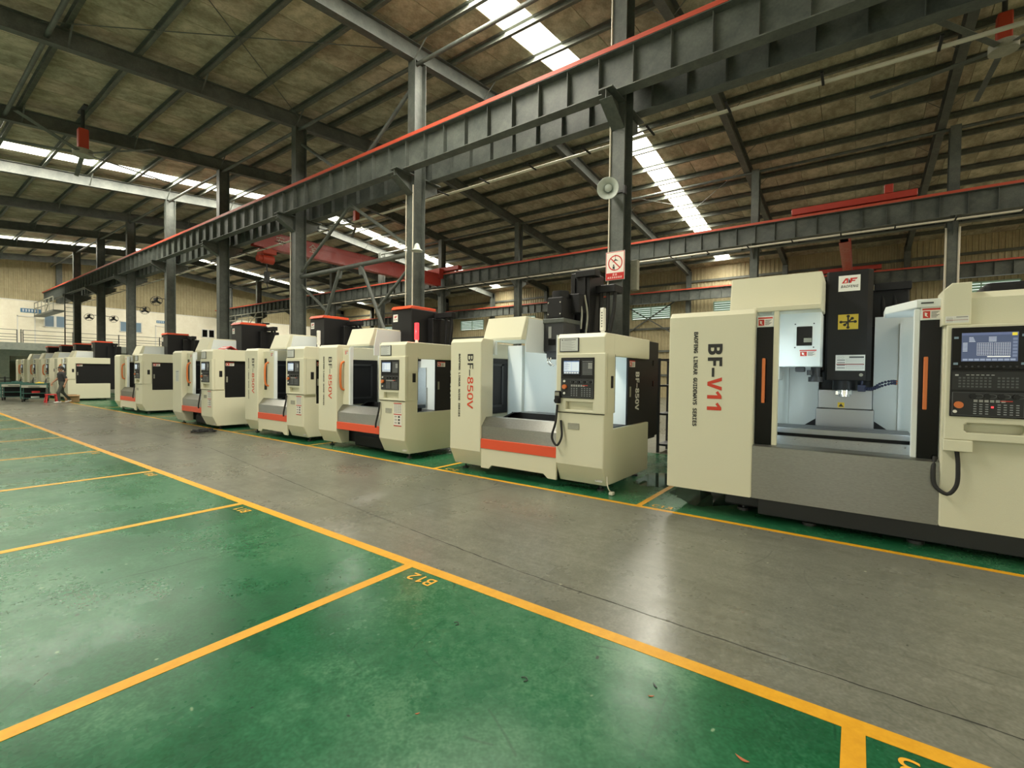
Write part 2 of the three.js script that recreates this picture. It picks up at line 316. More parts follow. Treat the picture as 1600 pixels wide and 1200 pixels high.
// ---------- frames: columns, rafters ----------
const FX = []; for (let k = 2; k >= -8; k--) FX.push(-3.9 + 6.0 * k);   // 8.1 ... -51.9
const ZN = -8.93, ZFAR = -21.65;
const hColumn = (x, z, y1, mat, o) => [obj('flange', bx(x - 0.14, x + 0.14, 0.02, y1, z + 0.185, z + 0.2), mat, o), obj('flange', bx(x - 0.14, x + 0.14, 0.02, y1, z - 0.2, z - 0.185), mat, o), obj('web', bx(x - 0.005, x + 0.005, 0.02, y1, z - 0.185, z + 0.185), mat, o), obj('base_plate', bx(x - 0.22, x + 0.22, 0, 0.03, z - 0.28, z + 0.28), mat, o)];
const raftY = (z) => roofY(z) - 0.215;               // top of the rafters, under the purlins
FX.forEach((x, i) => {
  if (x > 9) return;
  if (x > -50) {
  const lbl = i === 2 ? 'grey steel H-column carrying the round prohibition sign and a horn' : i === 3 ? 'grey steel H-column with two pale conduits and a small bell lamp' : i === 9 ? 'grey steel H-column with the access ladder to the crane rail' : 'grey steel H-column in the row behind the machines under the crane beams';
  const cN = thing('steel_column', lbl, 'column', [x, 0, ZN], 'columns of the machine row');
  hColumn(x, ZN, raftY(ZN) - 0.45, M.steelPaint, cN);
  // corbels for the two crane beams
  for (const s of [1, -1]) {
    obj('corbel', [prismX([[ZN + s * 0.205, 6.96], [ZN + s * 0.78, 6.96], [ZN + s * 0.78, 6.80], [ZN + s * 0.205, 6.46]], x - 0.008, x + 0.008), bx(x - 0.14, x + 0.14, 6.96, 6.985, ZN + s * 0.205, ZN + s * 0.8), strut([x, 6.46, ZN + s * 0.21], [x, 6.79, ZN + s * 0.79], 0.26, 0.012)], M.steelPaint, cN);
  }
  }
  const cF = thing('far_steel_column', 'slim grey steel column of the second row beyond the middle bay', 'column', [x, 0, ZFAR], 'columns of the second row');
  hColumn(x + 0.35, ZFAR, raftY(ZFAR) - 0.45, M.steelPaint, cF);
  for (const s of [1, -1]) obj('corbel', [prismX([[ZFAR + s * 0.205, 6.96], [ZFAR + s * 0.78, 6.96], [ZFAR + s * 0.78, 6.80], [ZFAR + s * 0.205, 6.46]], x + 0.342, x + 0.358), bx(x + 0.21, x + 0.49, 6.96, 6.985, ZFAR + s * 0.205, ZFAR + s * 0.8)], M.steelPaint, cF);
  const cB = thing('wall_column', 'grey steel column standing against the back wall', 'column', [x, 0, ZB + 0.45], 'columns of the back wall');
  hColumn(x, ZB + 0.45, raftY(ZB + 0.45) - 0.1, M.steelPaint, cB);
  // rafters: tapered I-beams over the whole span
  const r = thing('roof_rafter', 'grey sloping steel roof rafter spanning from wall to wall over a column line', 'beam', [x, 0, ZR], 'roof rafters');
  for (const [za, zb] of [[ZF - 0.1, ZR], [ZR, ZB + 0.2]]) {
    const d = 0.46, lo = (z) => raftY(z) - d, q = (a0, a1) => [[za, raftY(za) - a0], [zb, raftY(zb) - a0], [zb, raftY(zb) - a1], [za, raftY(za) - a1]];
    obj('web', prismX(q(0.012, d - 0.012), x - 0.005, x + 0.005), M.steelPaint, r);
    obj('flange', prismX(q(0, 0.013), x - 0.11, x + 0.11), M.steelPaint, r);
    obj('flange', prismX(q(d - 0.013, d), x - 0.11, x + 0.11), M.steelPaint, r);
  }
  for (let k = 1; k < 27; k += 2) {                // fly braces from the lower flange up to the purlins
    const z = ZF - 0.25 - k * 1.462; if (z < ZB + 0.5) break;
    obj('fly_brace', [strut([x, raftY(z) - 0.42, z], [x + 0.5, raftY(z) + 0.02, z], 0.04, 0.005), strut([x, raftY(z) - 0.42, z], [x - 0.5, raftY(z) + 0.02, z], 0.04, 0.005)], M.steelPaint, r);
  }
});
// ties along the column tops
for (const [z, nm, y] of [[ZN, 'near', raftY(ZN) - 0.5], [ZFAR, 'far', raftY(ZFAR) - 0.5], [ZR - 0.4, 'ridge', raftY(ZR) - 0.35], [-2.6, 'bay', raftY(-2.6) - 0.3]])
  tag(obj('tie_pipe', cylX(X0 + 0.2, X1 - 0.2, y, z + 0.02, 0.055, 12), M.steelPaint), { near: 'long grey round tie pipe along the tops of the machine row columns', far: 'long grey round tie pipe along the tops of the second column row', ridge: 'long grey round tie pipe under the roof ridge', bay: 'long grey round tie pipe under the roof of the green floor bay' }[nm], 'pipe');
// roof cross rods
for (const [xa, xb, za, zb, dy] of [[-10, -15.8, -8.9, -2.4, 0.08], [-15.8, -10, -8.9, -2.4, 0.16], [-9.8, -4.0, -21.6, -28, 0.08], [-4.0, -9.8, -21.6, -28, 0.16]])
  tag(obj('cross_rod', bar([xa, raftY(za) - dy, za], [xb, raftY(zb) - dy, zb], 0.012, 6), M.steelPaint), 'thin crossing steel rod stretched between two roof rafters', 'rod', 'roof cross rods');

// ---------- walls ----------
function claddingGeo(w, h) {                        // one ribbed sheet, w wide along x, faces +z
  const pts = []; const n = 4, p = w / n;
  for (let k = 0; k < n; k++) { const a = k * p; pts.push([a, 0], [a + p * 0.42, 0], [a + p * 0.5, 0.035], [a + p * 0.82, 0.035], [a + p * 0.9, 0]); }
  pts.push([w, 0], [w, -0.02], [0, -0.02]);
  return prismY(pts.map(([x, z]) => [x, z]), 0, h);
}
const sheetCache = new Map();
function cladSheet(parent, w, h, pos, turn) {
  const key = w.toFixed(3) + 'x' + h.toFixed(2); if (!sheetCache.has(key)) sheetCache.set(key, fin(claddingGeo(w, h)));
  const m = new THREE.Mesh(sheetCache.get(key), M.cladding); m.name = 'cladding_sheet'; m.position.set(...pos); m.rotation.y = turn; m.castShadow = m.receiveShadow = true; parent.add(m);
}
const LOUV = FX.map((x) => x + 3.0).concat([11.1]);   // louvre centres along the back wall, between columns
const LW = 1.3, LY0 = 5.95, LY1 = 6.85;
{
  const w = struct('wall_back'), top = roofY(ZB) + 0.06;
  for (let x = X0; x < X1 - 0.3; x += 1.0) {
    const hit = LOUV.some((c) => x + 0.5 > c - LW - 0.2 && x + 0.5 < c + LW + 0.2);
    if (!hit) cladSheet(w, 1.0, top, [x, 0, ZB], 0);
  }
  for (const c of LOUV) {                            // sheets above and below each louvre
    const a = Math.ceil((c - LW - 0.7 - X0) - 1e-6), xs = []; for (let x = X0; x < X1 - 0.3; x += 1.0) if (x + 0.5 > c - LW - 0.2 && x + 0.5 < c + LW + 0.2) xs.push(x);
    if (!xs.length) continue;
    const x0 = xs[0], x1 = xs[xs.length - 1] + 1.0;
    for (const x of xs) { cladSheet(w, 1.0, LY0, [x, 0, ZB], 0); cladSheet(w, 1.0, top - LY1, [x, LY1, ZB], 0); }
    const win = struct('window_' + (LOUV.indexOf(c) + 1));
    obj('window_frame', [bx(x0, x1, LY0 - 0.04, LY0 + 0.03, ZB - 0.05, ZB + 0.07), bx(x0, x1, LY1 - 0.03, LY1 + 0.04, ZB - 0.05, ZB + 0.07), bx(x0, x0 + 0.05, LY0, LY1, ZB - 0.05, ZB + 0.07), bx(x1 - 0.05, x1, LY0, LY1, ZB - 0.05, ZB + 0.07), bx((x0 + x1) / 2 - 0.02, (x0 + x1) / 2 + 0.02, LY0, LY1, ZB - 0.03, ZB + 0.06)], M.louver, win);
    for (let k = 0; k < 6; k++) { const y = LY0 + 0.08 + k * 0.15; obj('louvre_blade', prismX([[ZB - 0.05, y], [ZB - 0.055, y + 0.006], [ZB + 0.045, y + 0.116], [ZB + 0.05, y + 0.11]], x0 + 0.05, x1 - 0.05), M.louver, win); }
  }
  for (const y of [1.6, 3.4, 5.1, 7.35, 8.35]) obj('girt', [bx(X0, X1, y, y + 0.16, ZB + 0.06, ZB + 0.066), bx(X0, X1, y, y + 0.008, ZB + 0.06, ZB + 0.13)], M.purlin, w);
  // wind bracing on the wall
  for (const xc of [-12.9]) for (const s of [1, -1]) obj('wind_brace', strut([xc - s * 2.8, 4.2, ZB + 0.3], [xc + s * 2.8, 7.6, ZB + 0.3], 0.08, 0.08), M.steelPaint, w);
  obj('wall_block', [bx(X0 - 0.3, X1 + 0.3, -0.2, 1.0, ZB - 0.3, ZB - 0.021)], M.concrete, w);
}
{
  const w = struct('wall_right'), g = [];
  obj('wall_skin', prismX([[ZF + 0.3, -0.2], [ZF + 0.3, roofY(ZF) + 0.1], [ZR, RIDGE + 0.1], [ZB - 0.3, roofY(ZB) + 0.1], [ZB - 0.3, -0.2]], X1, X1 + 0.2), M.cladding, w);
}
{
  const w = struct('wall_front');                    // behind the camera: block wall with wide windows
  const wins = [[-46, -40], [-34, -28], [-22, -16], [-10, -4], [-1.2, -0.55], [0.35, 0.9], [3.5, 9.5]], y0 = 1.1, y1 = 4.3;
  obj('wall_lower', bx(X0, X1, -0.2, y0, ZF, ZF + 0.25), M.officeWall, w);
  obj('wall_upper', bx(X0, X1, y1, roofY(ZF) + 0.1, ZF, ZF + 0.25), M.cladding, w);
  let x = X0; for (const [a, b] of [...wins, [X1, X1]]) { if (a > x) obj('wall_pier', bx(x, a, y0, y1, ZF, ZF + 0.25), M.officeWall, w); x = b; }
  wins.forEach(([a, b], i) => {
    const win = struct('window_' + (20 + i)), fr = [], np = b - a > 2 ? 4 : 1;
    for (let k = 0; k <= np; k++) fr.push(bx(a + (b - a) * k / np - 0.03, a + (b - a) * k / np + 0.03, y0, y1, ZF + 0.05, ZF + 0.12));
    for (const y of [y0 + 0.03, 3.1, y1 - 0.03]) fr.push(bx(a, b, y - 0.03, y + 0.03, ZF + 0.05, ZF + 0.12));
    obj('window_frame', fr, M.frameWhite, win);
    for (let k = 0; k < np; k++) obj('window_pane', bx(a + (b - a) * k / np + 0.03, a + (b - a) * (k + 1) / np - 0.03, y0 + 0.05, y1 - 0.05, ZF + 0.08, ZF + 0.088), M.pane, win);
    areaLight(b - a, y1 - y0, DAY, np === 1 ? 2.6 : FRONT_POWER, [(a + b) / 2, (y0 + y1) / 2, ZF - 0.02], [(a + b) / 2, (y0 + y1) / 2, ZF - 5]);
  });
}
// ---------- end wall with the gallery of offices ----------
const XE = X0, YG = 3.44;                            // gallery floor height
{
  const w = struct('wall_left');
  obj('office_wall', bx(XE - 0.25, XE, -0.2, 7.1, ZB, ZF), M.officeWall, w);
  for (let z = ZF; z > ZB + 0.5; z -= 1.0) cladSheet(w, 1.0, roofY(z - 0.5) + 0.08 - 7.1, [XE, 7.1, z], Math.PI / 2);
  obj('cap_strip', bx(XE - 0.1, XE + 0.05, 7.06, 7.12, ZB, ZF), M.frameWhite, w);
  for (const z of [-9.4, -21.9]) obj('wall_post', bx(XE + 0.05, XE + 0.35, 7.1, roofY(z), z - 0.18, z + 0.18), M.steelPaint, w);
  // lower front of the office block and the gallery slab
  obj('gallery_slab', bx(XE, -48.0, 2.92, YG, ZB, 2.0), M.concrete, w);
  obj('lower_wall', [bx(-48.9, -48.7, 0, 2.92, -5.85, 2.0), bx(-48.9, -48.7, 0, 2.92, ZB, -9.8), bx(-48.9, -48.7, 2.5, 2.92, -9.8, -5.85)], M.concrete, w);
  for (const z of [-4.6, -5.3]) obj('wall_groove', bx(-48.702, -48.694, 0.4, 2.7, z - 0.01, z + 0.01), M.crack, w);
}
{
  const d = struct('door_1');                          // raised roller shutter in the opening under the gallery
  for (let k = 0; k < 6; k++) obj('shutter_slat', rb(-48.86, -48.80, 2.10 + k * 0.075, 2.165 + k * 0.075, -9.75, -5.9, 0.01, 1), M.steelPale, d);
  obj('bottom_bar', bx(-48.88, -48.78, 2.04, 2.10, -9.78, -5.87), M.steelPaint, d);
}
function officeDoor(n, z0, z1, label) {
  const d = struct('door_' + n); d.userData.label = label;
  obj('door_leaf', rb(XE + 0.005, XE + 0.045, YG, YG + 2.3, z0 + 0.06, z1 - 0.06, 0.008, 1), M.officeWall, d);
  obj('door_frame', [bx(XE, XE + 0.07, YG, YG + 2.42, z0, z0 + 0.06), bx(XE, XE + 0.07, YG, YG + 2.42, z1 - 0.06, z1), bx(XE, XE + 0.07, YG + 2.34, YG + 2.42, z0, z1)], M.frameWhite, d);
  obj('door_handle', [cylX(XE + 0.045, XE + 0.1, YG + 1.05, z1 - 0.16, 0.012, 8), bx(XE + 0.09, XE + 0.105, YG + 1.035, YG + 1.065, z1 - 0.30, z1 - 0.15)], M.steelBright, d);
}
officeDoor(2, -8.0, -6.95, 'pale office door under a long blue sign on the gallery');
officeDoor(3, -17.1, -16.15, 'pale office door under a short blue sign on the gallery');
function officeWindow(n, z0, z1, y0, y1, glass, label) {
  const w = struct('window_' + n); w.userData.label = label;
  obj('window_frame', [bx(XE, XE + 0.06, y0, y1, z0, z0 + 0.06), bx(XE, XE + 0.06, y0, y1, z1 - 0.06, z1), bx(XE, XE + 0.06, y0, y0 + 0.06, z0, z1), bx(XE, XE + 0.06, y1 - 0.06, y1, z0, z1), bx(XE, XE + 0.07, y0, y1, (z0 + z1) / 2 - 0.08, (z0 + z1) / 2 + 0.08)], M.frameWhite, w);
  for (const [a, b] of [[z0 + 0.06, (z0 + z1) / 2 - 0.08], [(z0 + z1) / 2 + 0.08, z1 - 0.06]]) obj('window_pane', bx(XE + 0.005, XE + 0.02, y0 + 0.06, y1 - 0.06, a, b), glass, w);
}
officeWindow(31, -9.85, -8.5, 5.05, 6.05, M.glassBlue, 'two-pane office window beside the long blue sign');
officeWindow(32, -15.1, -13.45, 5.05, 6.02, M.glassBlue, 'two-pane office window beside the short blue sign');
officeWindow(33, -21.3, -20.1, 5.0, 5.85, M.black, 'dark two-pane office window far along the gallery');
function signBoard(name, z0, z1, y0, y1, draw, label) {
  const g = thing(name, label, 'sign', [XE, y0, z0]);
  obj('board', rb(XE + 0.003, XE + 0.03, y0, y1, z0, z1, 0.005, 1), M.frameBlue, g);
  const p = new THREE.PlaneGeometry(z1 - z0 - 0.04, y1 - y0 - 0.04); p.rotateY(Math.PI / 2); p.translate(XE + 0.0315, (y0 + y1) / 2, (z0 + z1) / 2);
  obj('lettering', p, std(W1, 0.6), g).material.map = canvasTex(256, 80, draw);
  const uv = g.children[1].geometry.attributes.uv, ps = g.children[1].geometry.attributes.position; for (let i = 0; i < uv.count; i++) uv.setXY(i, (ps.getZ(i) - (0.02)) / -(z1 - z0 - 0.04) + 1, (ps.getY(i) - 0.02) / (y1 - y0 - 0.04));
}
const signText = (n) => (c, W, H) => { c.fillStyle = '#3f6f96'; c.fillRect(0, 0, W, H); c.fillStyle = '#e9edf0'; for (let k = 0; k < n; k++) { const x = 16 + k * (W - 32) / n, w = (W - 32) / n * 0.72; c.fillRect(x, 16, w, 8); c.fillRect(x, 36, w, 7); c.fillRect(x + w * 0.45, 12, 8, 54); c.fillRect(x, 58, w, 7); } };
signBoard('office_sign', -8.35, -7.15, 6.12, 6.46, signText(6), 'long blue office sign with white characters above the gallery door');
signBoard('office_sign', -16.95, -16.25, 6.1, 6.36, signText(4), 'short blue office sign with white characters above the farther gallery door');
{ // railing along the slab edge
  const r = thing('gallery_railing', 'thin grey steel railing along the edge of the office gallery', 'railing', [-48.05, YG, -16]);
  for (const y of [0.18, 0.38, 0.58, 0.9]) obj('rail', [bx(-48.07, -48.03, YG + y - 0.017, YG + y + 0.017, ZB + 0.5, -6.45), bx(-48.07, -48.03, YG + y - 0.017, YG + y + 0.017, -6.15, 1.9)], M.steelPaint, r);
  for (let z = 1.9; z > ZB + 0.5; z -= 2.75) obj('post', bx(-48.075, -48.025, YG, YG + 0.95, z - 0.03, z + 0.03), M.steelPaint, r);
  for (const z of [-6.15, -6.45]) obj('post', bx(-48.075, -48.025, YG, YG + 0.92, z - 0.025, z + 0.025), M.steelPaint, r);
}

// ---------- crane runways ----------
function runway(z, xa, xb, label, o = {}) {
  const g = thing('crane_runway_beam', label, 'crane beam', [(xa + xb) / 2, 6.987, z]);
  obj('web', bx(xa, xb, 7.005, 7.70, z - 0.006, z + 0.006), M.steelPaint, g);
  obj('top_flange', bx(xa, xb, 7.70, 7.72, z - 0.17, z + 0.17), M.steelPaint, g);
  obj('bottom_flange', bx(xa, xb, 6.987, 7.005, z - 0.13, z + 0.13), M.steelPaint, g);
  for (let x = xb - 0.3; x > xa; x -= 0.69) for (const s of [1, -1]) obj('stiffener', bx(x - 0.005, x + 0.005, 7.005, 7.70, z + s * 0.006, z + s * 0.125), M.steelPaint, g);
  obj('rail', [bx(xa, xb, 7.72, 7.732, z - 0.06, z + 0.06), bx(xa, xb, 7.732, 7.81, z - 0.012, z + 0.012), bx(xa, xb, 7.81, 7.83, z - 0.028, z + 0.028)], M.railRed, g);
  obj('safety_angle', [bx(xa, xb, 7.715, 7.80, z + 0.171, z + 0.18), bx(xa, xb, 7.722, 7.73, z + 0.10, z + 0.171)], M.railRed, g);
  return g;
}
runway(ZN + 0.48, -53.4, X1 - 0.3, 'long grey crane beam with red rail on the aisle side of the machine row columns');
runway(ZN - 0.48, -53.4, X1 - 0.3, 'long grey crane beam on the inner side of the machine row columns');
runway(ZFAR + 0.48, -53.4, X1 - 0.3, 'long grey crane beam with red rail on the near side of the second column row');
runway(ZFAR - 0.48, -53.4, X1 - 0.3, 'long grey crane beam on the far side of the second column row');
runway(ZB + 0.95, -53.4, X1 - 0.3, 'long grey crane beam along the back wall above the louvres');
// conductor rails / pale pipes hung below the inner beams on brackets
function hungPipe(z, y, label, x0 = -50) {
  const g = thing('conductor_pipe', label, 'pipe', [-18, y, z]);
  obj('pipe', cylX(x0, X1 - 0.5, y, z, 0.035, 10), M.conduit, g);
  for (let x = X1 - 1.5; x > x0; x -= 1.5) obj('bracket', bx(x - 0.02, x + 0.02, y - 0.05, y - 0.03, z - 0.02, z + 0.42), M.blackMatte, g);
}
hungPipe(ZN - 0.95, 6.78, 'pale pipe on brackets hung along the inner crane beam of the machine row');
hungPipe(ZFAR + 0.95, 6.78, 'pale pipe on brackets hung along the crane beam of the second column row', -42);

// bridge cranes
function bridge(x, za, zb, label, hoistZ, text) {
  const g = thing('bridge_crane', label, 'crane', [x, 6.9, (za + zb) / 2]), y0 = 6.98, y1 = 7.72;
  obj('girder', [bx(x - 0.18, x + 0.18, y1 - 0.02, y1, zb + 0.25, za - 0.25), bx(x - 0.18, x + 0.18, y0, y0 + 0.02, zb + 0.7, za - 0.7), bx(x + 0.13, x + 0.14, y0 + 0.02, y1 - 0.02, zb + 0.3, za - 0.3), bx(x - 0.14, x - 0.13, y0 + 0.02, y1 - 0.02, zb + 0.3, za - 0.3), bx(x + 0.14, x + 0.15, y0 + 0.5, y0 + 0.52, zb + 0.5, za - 0.5)], M.craneRed, g);
  for (const z of [za, zb]) {
    obj('end_carriage', rb(x - 1.5, x + 1.5, 7.90, 8.14, z - 0.13, z + 0.22, 0.02, 1), M.craneRed, g);
    { const s = z === za ? -1 : 1; obj('saddle', bx(x - 0.25, x + 0.25, 7.45, 8.05, z + s * 0.2, z + s * 0.55), M.craneRed, g); }
    for (const s of [-1, 1]) obj('wheel', cylZ(x + s * 1.2, 7.92, z - 0.05, z + 0.05, 0.085), M.iron, g);
  }
  if (text) text.forEach((draw, k) => {
    const p = new THREE.PlaneGeometry(0.42, 0.42); p.rotateY(Math.PI / 2); p.translate(x + 0.1525, 7.42, za - 1.44 - k * 1.55);
    const m = obj('painted_character', p, new THREE.MeshStandardMaterial({ map: canvasTex(64, 64, draw), transparent: true, roughness: 0.6 }), g);
    const uv = m.geometry.attributes.uv, ps = m.geometry.attributes.position; let z1 = -1e9, y0_ = 1e9; for (let i = 0; i < uv.count; i++) { z1 = Math.max(z1, ps.getZ(i)); y0_ = Math.min(y0_, ps.getY(i)); }
    for (let i = 0; i < uv.count; i++) uv.setXY(i, (z1 - ps.getZ(i)) / 0.42, (ps.getY(i) - y0_) / 0.42);
  });
  const h = thing('crane_hoist', label.startsWith('red bridge crane in the middle') ? 'red electric hoist hanging under the middle bay crane' : 'red electric hoist hanging under the far bay crane', 'hoist', [x, 6, hoistZ]);
  obj('trolley', [rb(x - 0.28, x + 0.28, 6.72, 6.95, hoistZ - 0.3, hoistZ + 0.3, 0.03), cylZ(x - 0.2, 6.9, hoistZ - 0.22, hoistZ + 0.22, 0.07), cylZ(x + 0.2, 6.9, hoistZ - 0.22, hoistZ + 0.22, 0.07)], M.hoistRed, h);
  obj('drum', cylZ(x, 6.52, hoistZ - 0.26, hoistZ + 0.22, 0.19, 20), M.hoistRed, h);
  obj('motor', cylZ(x, 6.52, hoistZ + 0.22, hoistZ + 0.42, 0.14, 16), M.hoistRed, h);
  obj('chain', bx(x - 0.02, x + 0.02, 5.75, 6.4, hoistZ - 0.02, hoistZ + 0.02), M.iron, h);
  obj('hook_block', [rb(x - 0.12, x + 0.12, 5.5, 6.0, hoistZ - 0.08, hoistZ + 0.08, 0.03), tube([[x, 5.5, hoistZ], [x + 0.02, 5.4, hoistZ], [x + 0.09, 5.33, hoistZ], [x + 0.06, 5.24, hoistZ], [x - 0.04, 5.25, hoistZ]], 0.022, 16, 6)], M.iron, h);
  return g;
}
const strokes = (list) => (c, W, H) => { c.clearRect(0, 0, W, H); c.strokeStyle = '#e6ddd0'; c.lineWidth = W * 0.075; for (const s of list) { c.beginPath(); s.forEach(([x, y], i) => (i ? c.lineTo(x * W, y * H) : c.moveTo(x * W, y * H))); c.stroke(); } };
const CH_AN = strokes([[[0.5, 0.04], [0.5, 0.16]], [[0.12, 0.3], [0.12, 0.18], [0.88, 0.18], [0.88, 0.3]], [[0.42, 0.32], [0.28, 0.62], [0.78, 0.92]], [[0.66, 0.46], [0.56, 0.72], [0.18, 0.94]], [[0.1, 0.48], [0.92, 0.48]]]);
const CH_QUAN = strokes([[[0.5, 0.06], [0.3, 0.3], [0.06, 0.46]], [[0.5, 0.06], [0.7, 0.3], [0.94, 0.46]], [[0.26, 0.46], [0.74, 0.46]], [[0.26, 0.66], [0.74, 0.66]], [[0.1, 0.9], [0.9, 0.9]], [[0.5, 0.46], [0.5, 0.9]]]);
bridge(-21, ZN - 0.48, ZFAR + 0.48, 'red bridge crane in the middle bay lettered with white characters', ZN - 1.4, [CH_AN, CH_QUAN]);
bridge(-0.55, ZFAR - 0.48, ZB + 0.95, 'red bridge crane in the far bay beyond the second column row', -30.5);
tag(obj('crane_end_truck', [rb(-2.2, 1.5, 7.87, 8.1, ZFAR + 0.36, ZFAR + 0.6, 0.02, 1), rb(0.6, 0.85, 8.1, 8.4, ZFAR + 0.34, ZFAR + 0.62, 0.02, 1)], M.craneRed), 'red crane end truck sitting on the rail of the second column row', 'crane part');

// portal bracing between two columns of the machine row
{
  const b = thing('portal_bracing', 'grey pipe portal bracing between two columns of the machine row', 'bracing', [-12.9, 0, ZN]);
  const p = (nm, a, c, r) => obj(nm, bar(a, c, r, 12), M.steelPaint, b);
  p('strut', [-15.74, 4.93, ZN], [-10.06, 4.93, ZN], 0.07);
  p('diagonal', [-12.9, 6.85, ZN], [-15.72, 5.1, ZN], 0.05); p('diagonal', [-12.9, 6.85, ZN], [-10.08, 5.1, ZN], 0.05);
  p('diagonal', [-13.45, 4.9, ZN], [-15.6, 1.0, ZN], 0.055); p('diagonal', [-12.35, 4.9, ZN], [-10.2, 1.0, ZN], 0.055);
  p('knee', [-15.72, 4.64, ZN], [-14.2, 3.65, ZN], 0.045); p('knee', [-10.08, 4.63, ZN], [-11.5, 3.55, ZN], 0.045);
  for (const x of [-13.45, -12.35]) obj('gusset', prismZ([[x - 0.16, 4.93], [x + 0.16, 4.93], [x + 0.08, 4.62], [x - 0.08, 4.62]], ZN - 0.01, ZN + 0.01), M.steelPaint, b);
  const d = thing('upper_bracing', 'grey pipe brace slanting from the crane beam up to the roof', 'bracing', [-12, 7.8, ZN]);
  obj('diagonal', bar([-10.1, 9.5, ZN], [-12.6, 7.85, ZN], 0.055, 12), M.steelPaint, d); obj('diagonal', bar([-15.7, 9.5, ZN], [-13.2, 7.85, ZN], 0.055, 12), M.steelPaint, d);
}

// things fixed to the columns
{
  const x = -3.9;
  const h = thing('horn_loudspeaker', 'pale grey horn loudspeaker on the column with the prohibition sign', 'loudspeaker', [x, 5.1, ZN + 0.2]);
  const lath = new THREE.LatheGeometry([[0.045, 0], [0.05, 0.1], [0.07, 0.18], [0.11, 0.26], [0.17, 0.32], [0.20, 0.34], [0.205, 0.335], [0.17, 0.31], [0.10, 0.24], [0.05, 0.16], [0.0, 0.15]].map(([a, b]) => new THREE.Vector2(a, b)), 28);
  lath.rotateX(Math.PI / 2 + 0.15); lath.rotateY(0.35); lath.translate(x - 0.12, 5.23, ZN + 0.3);
  obj('horn', lath, M.hornGrey, h);
  const dv = new THREE.SphereGeometry(0.075, 16, 10); dv.translate(x - 0.04, 5.22, ZN + 0.52); obj('driver', dv, M.hornGrey, h);
  obj('bracket', [bx(x - 0.02, x + 0.2, 5.2, 5.24, ZN + 0.2, ZN + 0.24), bx(x + 0.16, x + 0.2, 5.15, 5.3, ZN + 0.2, ZN + 0.3)], M.iron, h);
  const s = thing('prohibition_sign', 'white and red no-standing-under-load sign on the steel column', 'sign', [x, 3.55, ZN + 0.2]);
  obj('plate', rb(x - 0.19, x + 0.21, 3.50, 4.06, ZN + 0.245, ZN + 0.262, 0.006, 1), M.frameWhite, s);
  const p = new THREE.PlaneGeometry(0.385, 0.545); p.translate(x + 0.01, 3.78, ZN + 0.2635);
  const m = obj('print', p, new THREE.MeshStandardMaterial({ roughness: 0.4, map: canvasTex(400, 560, (c, W, H) => {
    c.fillStyle = '#efe6dd'; c.fillRect(0, 0, W, H); c.strokeStyle = '#c8231d'; c.lineWidth = 12; c.strokeRect(6, 6, W - 12, H - 12);
    c.fillStyle = '#1a1a1a'; // hook with load and a person below
    c.beginPath(); c.arc(205, 78, 16, 0, 7); c.fill(); c.lineWidth = 9; c.strokeStyle = '#1a1a1a'; c.beginPath(); c.moveTo(205, 90); c.lineTo(205, 140); c.stroke();
    c.beginPath(); c.moveTo(140, 215); c.lineTo(205, 140); c.lineTo(275, 190); c.lineTo(210, 180); c.fill();
    c.beginPath(); c.arc(170, 268, 16, 0, 7); c.fill(); c.fillRect(148, 288, 46, 50); c.fillRect(150, 330, 17, 42); c.fillRect(176, 330, 17, 42);
    c.strokeStyle = '#c8231d'; c.lineWidth = 22; c.beginPath(); c.arc(205, 225, 145, 0, 7); c.stroke(); c.beginPath(); c.moveTo(103, 122); c.lineTo(307, 328); c.stroke();
    c.fillStyle = '#c8231d'; c.fillRect(0, 420, W, 140);
    c.strokeStyle = '#f6efe8'; c.lineWidth = 5;
    const ch = (x0, y0, q) => { c.beginPath(); for (const k of [0.15, 0.5, 0.85]) { c.moveTo(x0, y0 + q * k); c.lineTo(x0 + q * 0.9, y0 + q * k); } c.moveTo(x0 + q * 0.45, y0); c.lineTo(x0 + q * 0.45, y0 + q); c.moveTo(x0 + q * 0.1, y0 + q * 0.5); c.lineTo(x0, y0 + q); c.stroke(); };
    ch(150, 434, 44); ch(206, 434, 44); for (let k = 0; k < 7; k++) ch(42 + k * 46, 494, 38);
  }) }), s);
  fitUV(m);
  const e = tag(obj('junction_box', rb(x + 0.16, x + 0.30, 3.35, 3.95, ZN - 0.28, ZN - 0.15, 0.01, 1), M.steelPale), 'grey junction box on the far flange of the sign column', 'box');
  const bell = thing('bell_lamp', 'small pale bell lamp on the column with two conduits', 'lamp', [-9.9, 4.9, ZN + 0.2]);
  const bl = new THREE.LatheGeometry([[0.03, 0.2], [0.06, 0.17], [0.09, 0.06], [0.17, 0.0], [0.165, 0.0], [0.08, 0.05], [0.0, 0.1]].map(([a, b]) => new THREE.Vector2(a, b)), 20); bl.translate(-9.5, 4.86, ZN + 0.32);
  obj('shade', bl, M.hornGrey, bell); obj('arm', bar([-9.755, 5.06, ZN + 0.1], [-9.5, 5.05, ZN + 0.32], 0.012, 6), M.hornGrey, bell);
}
function fitUV(m) {                                  // stretches the uv of a flat print over its whole face (faces +z or +x)
  const g = m.geometry, p = g.attributes.position, uv = g.attributes.uv; g.computeBoundingBox(); const b = g.boundingBox, sx = b.max.x - b.min.x, sz = b.max.z - b.min.z, sy = b.max.y - b.min.y;
  const n = g.attributes.normal;
  for (let i = 0; i < uv.count; i++) uv.setXY(i, sx > sz ? (p.getX(i) - b.min.x) / sx : (b.max.z - p.getZ(i)) / sz, (p.getY(i) - b.min.y) / sy);
}
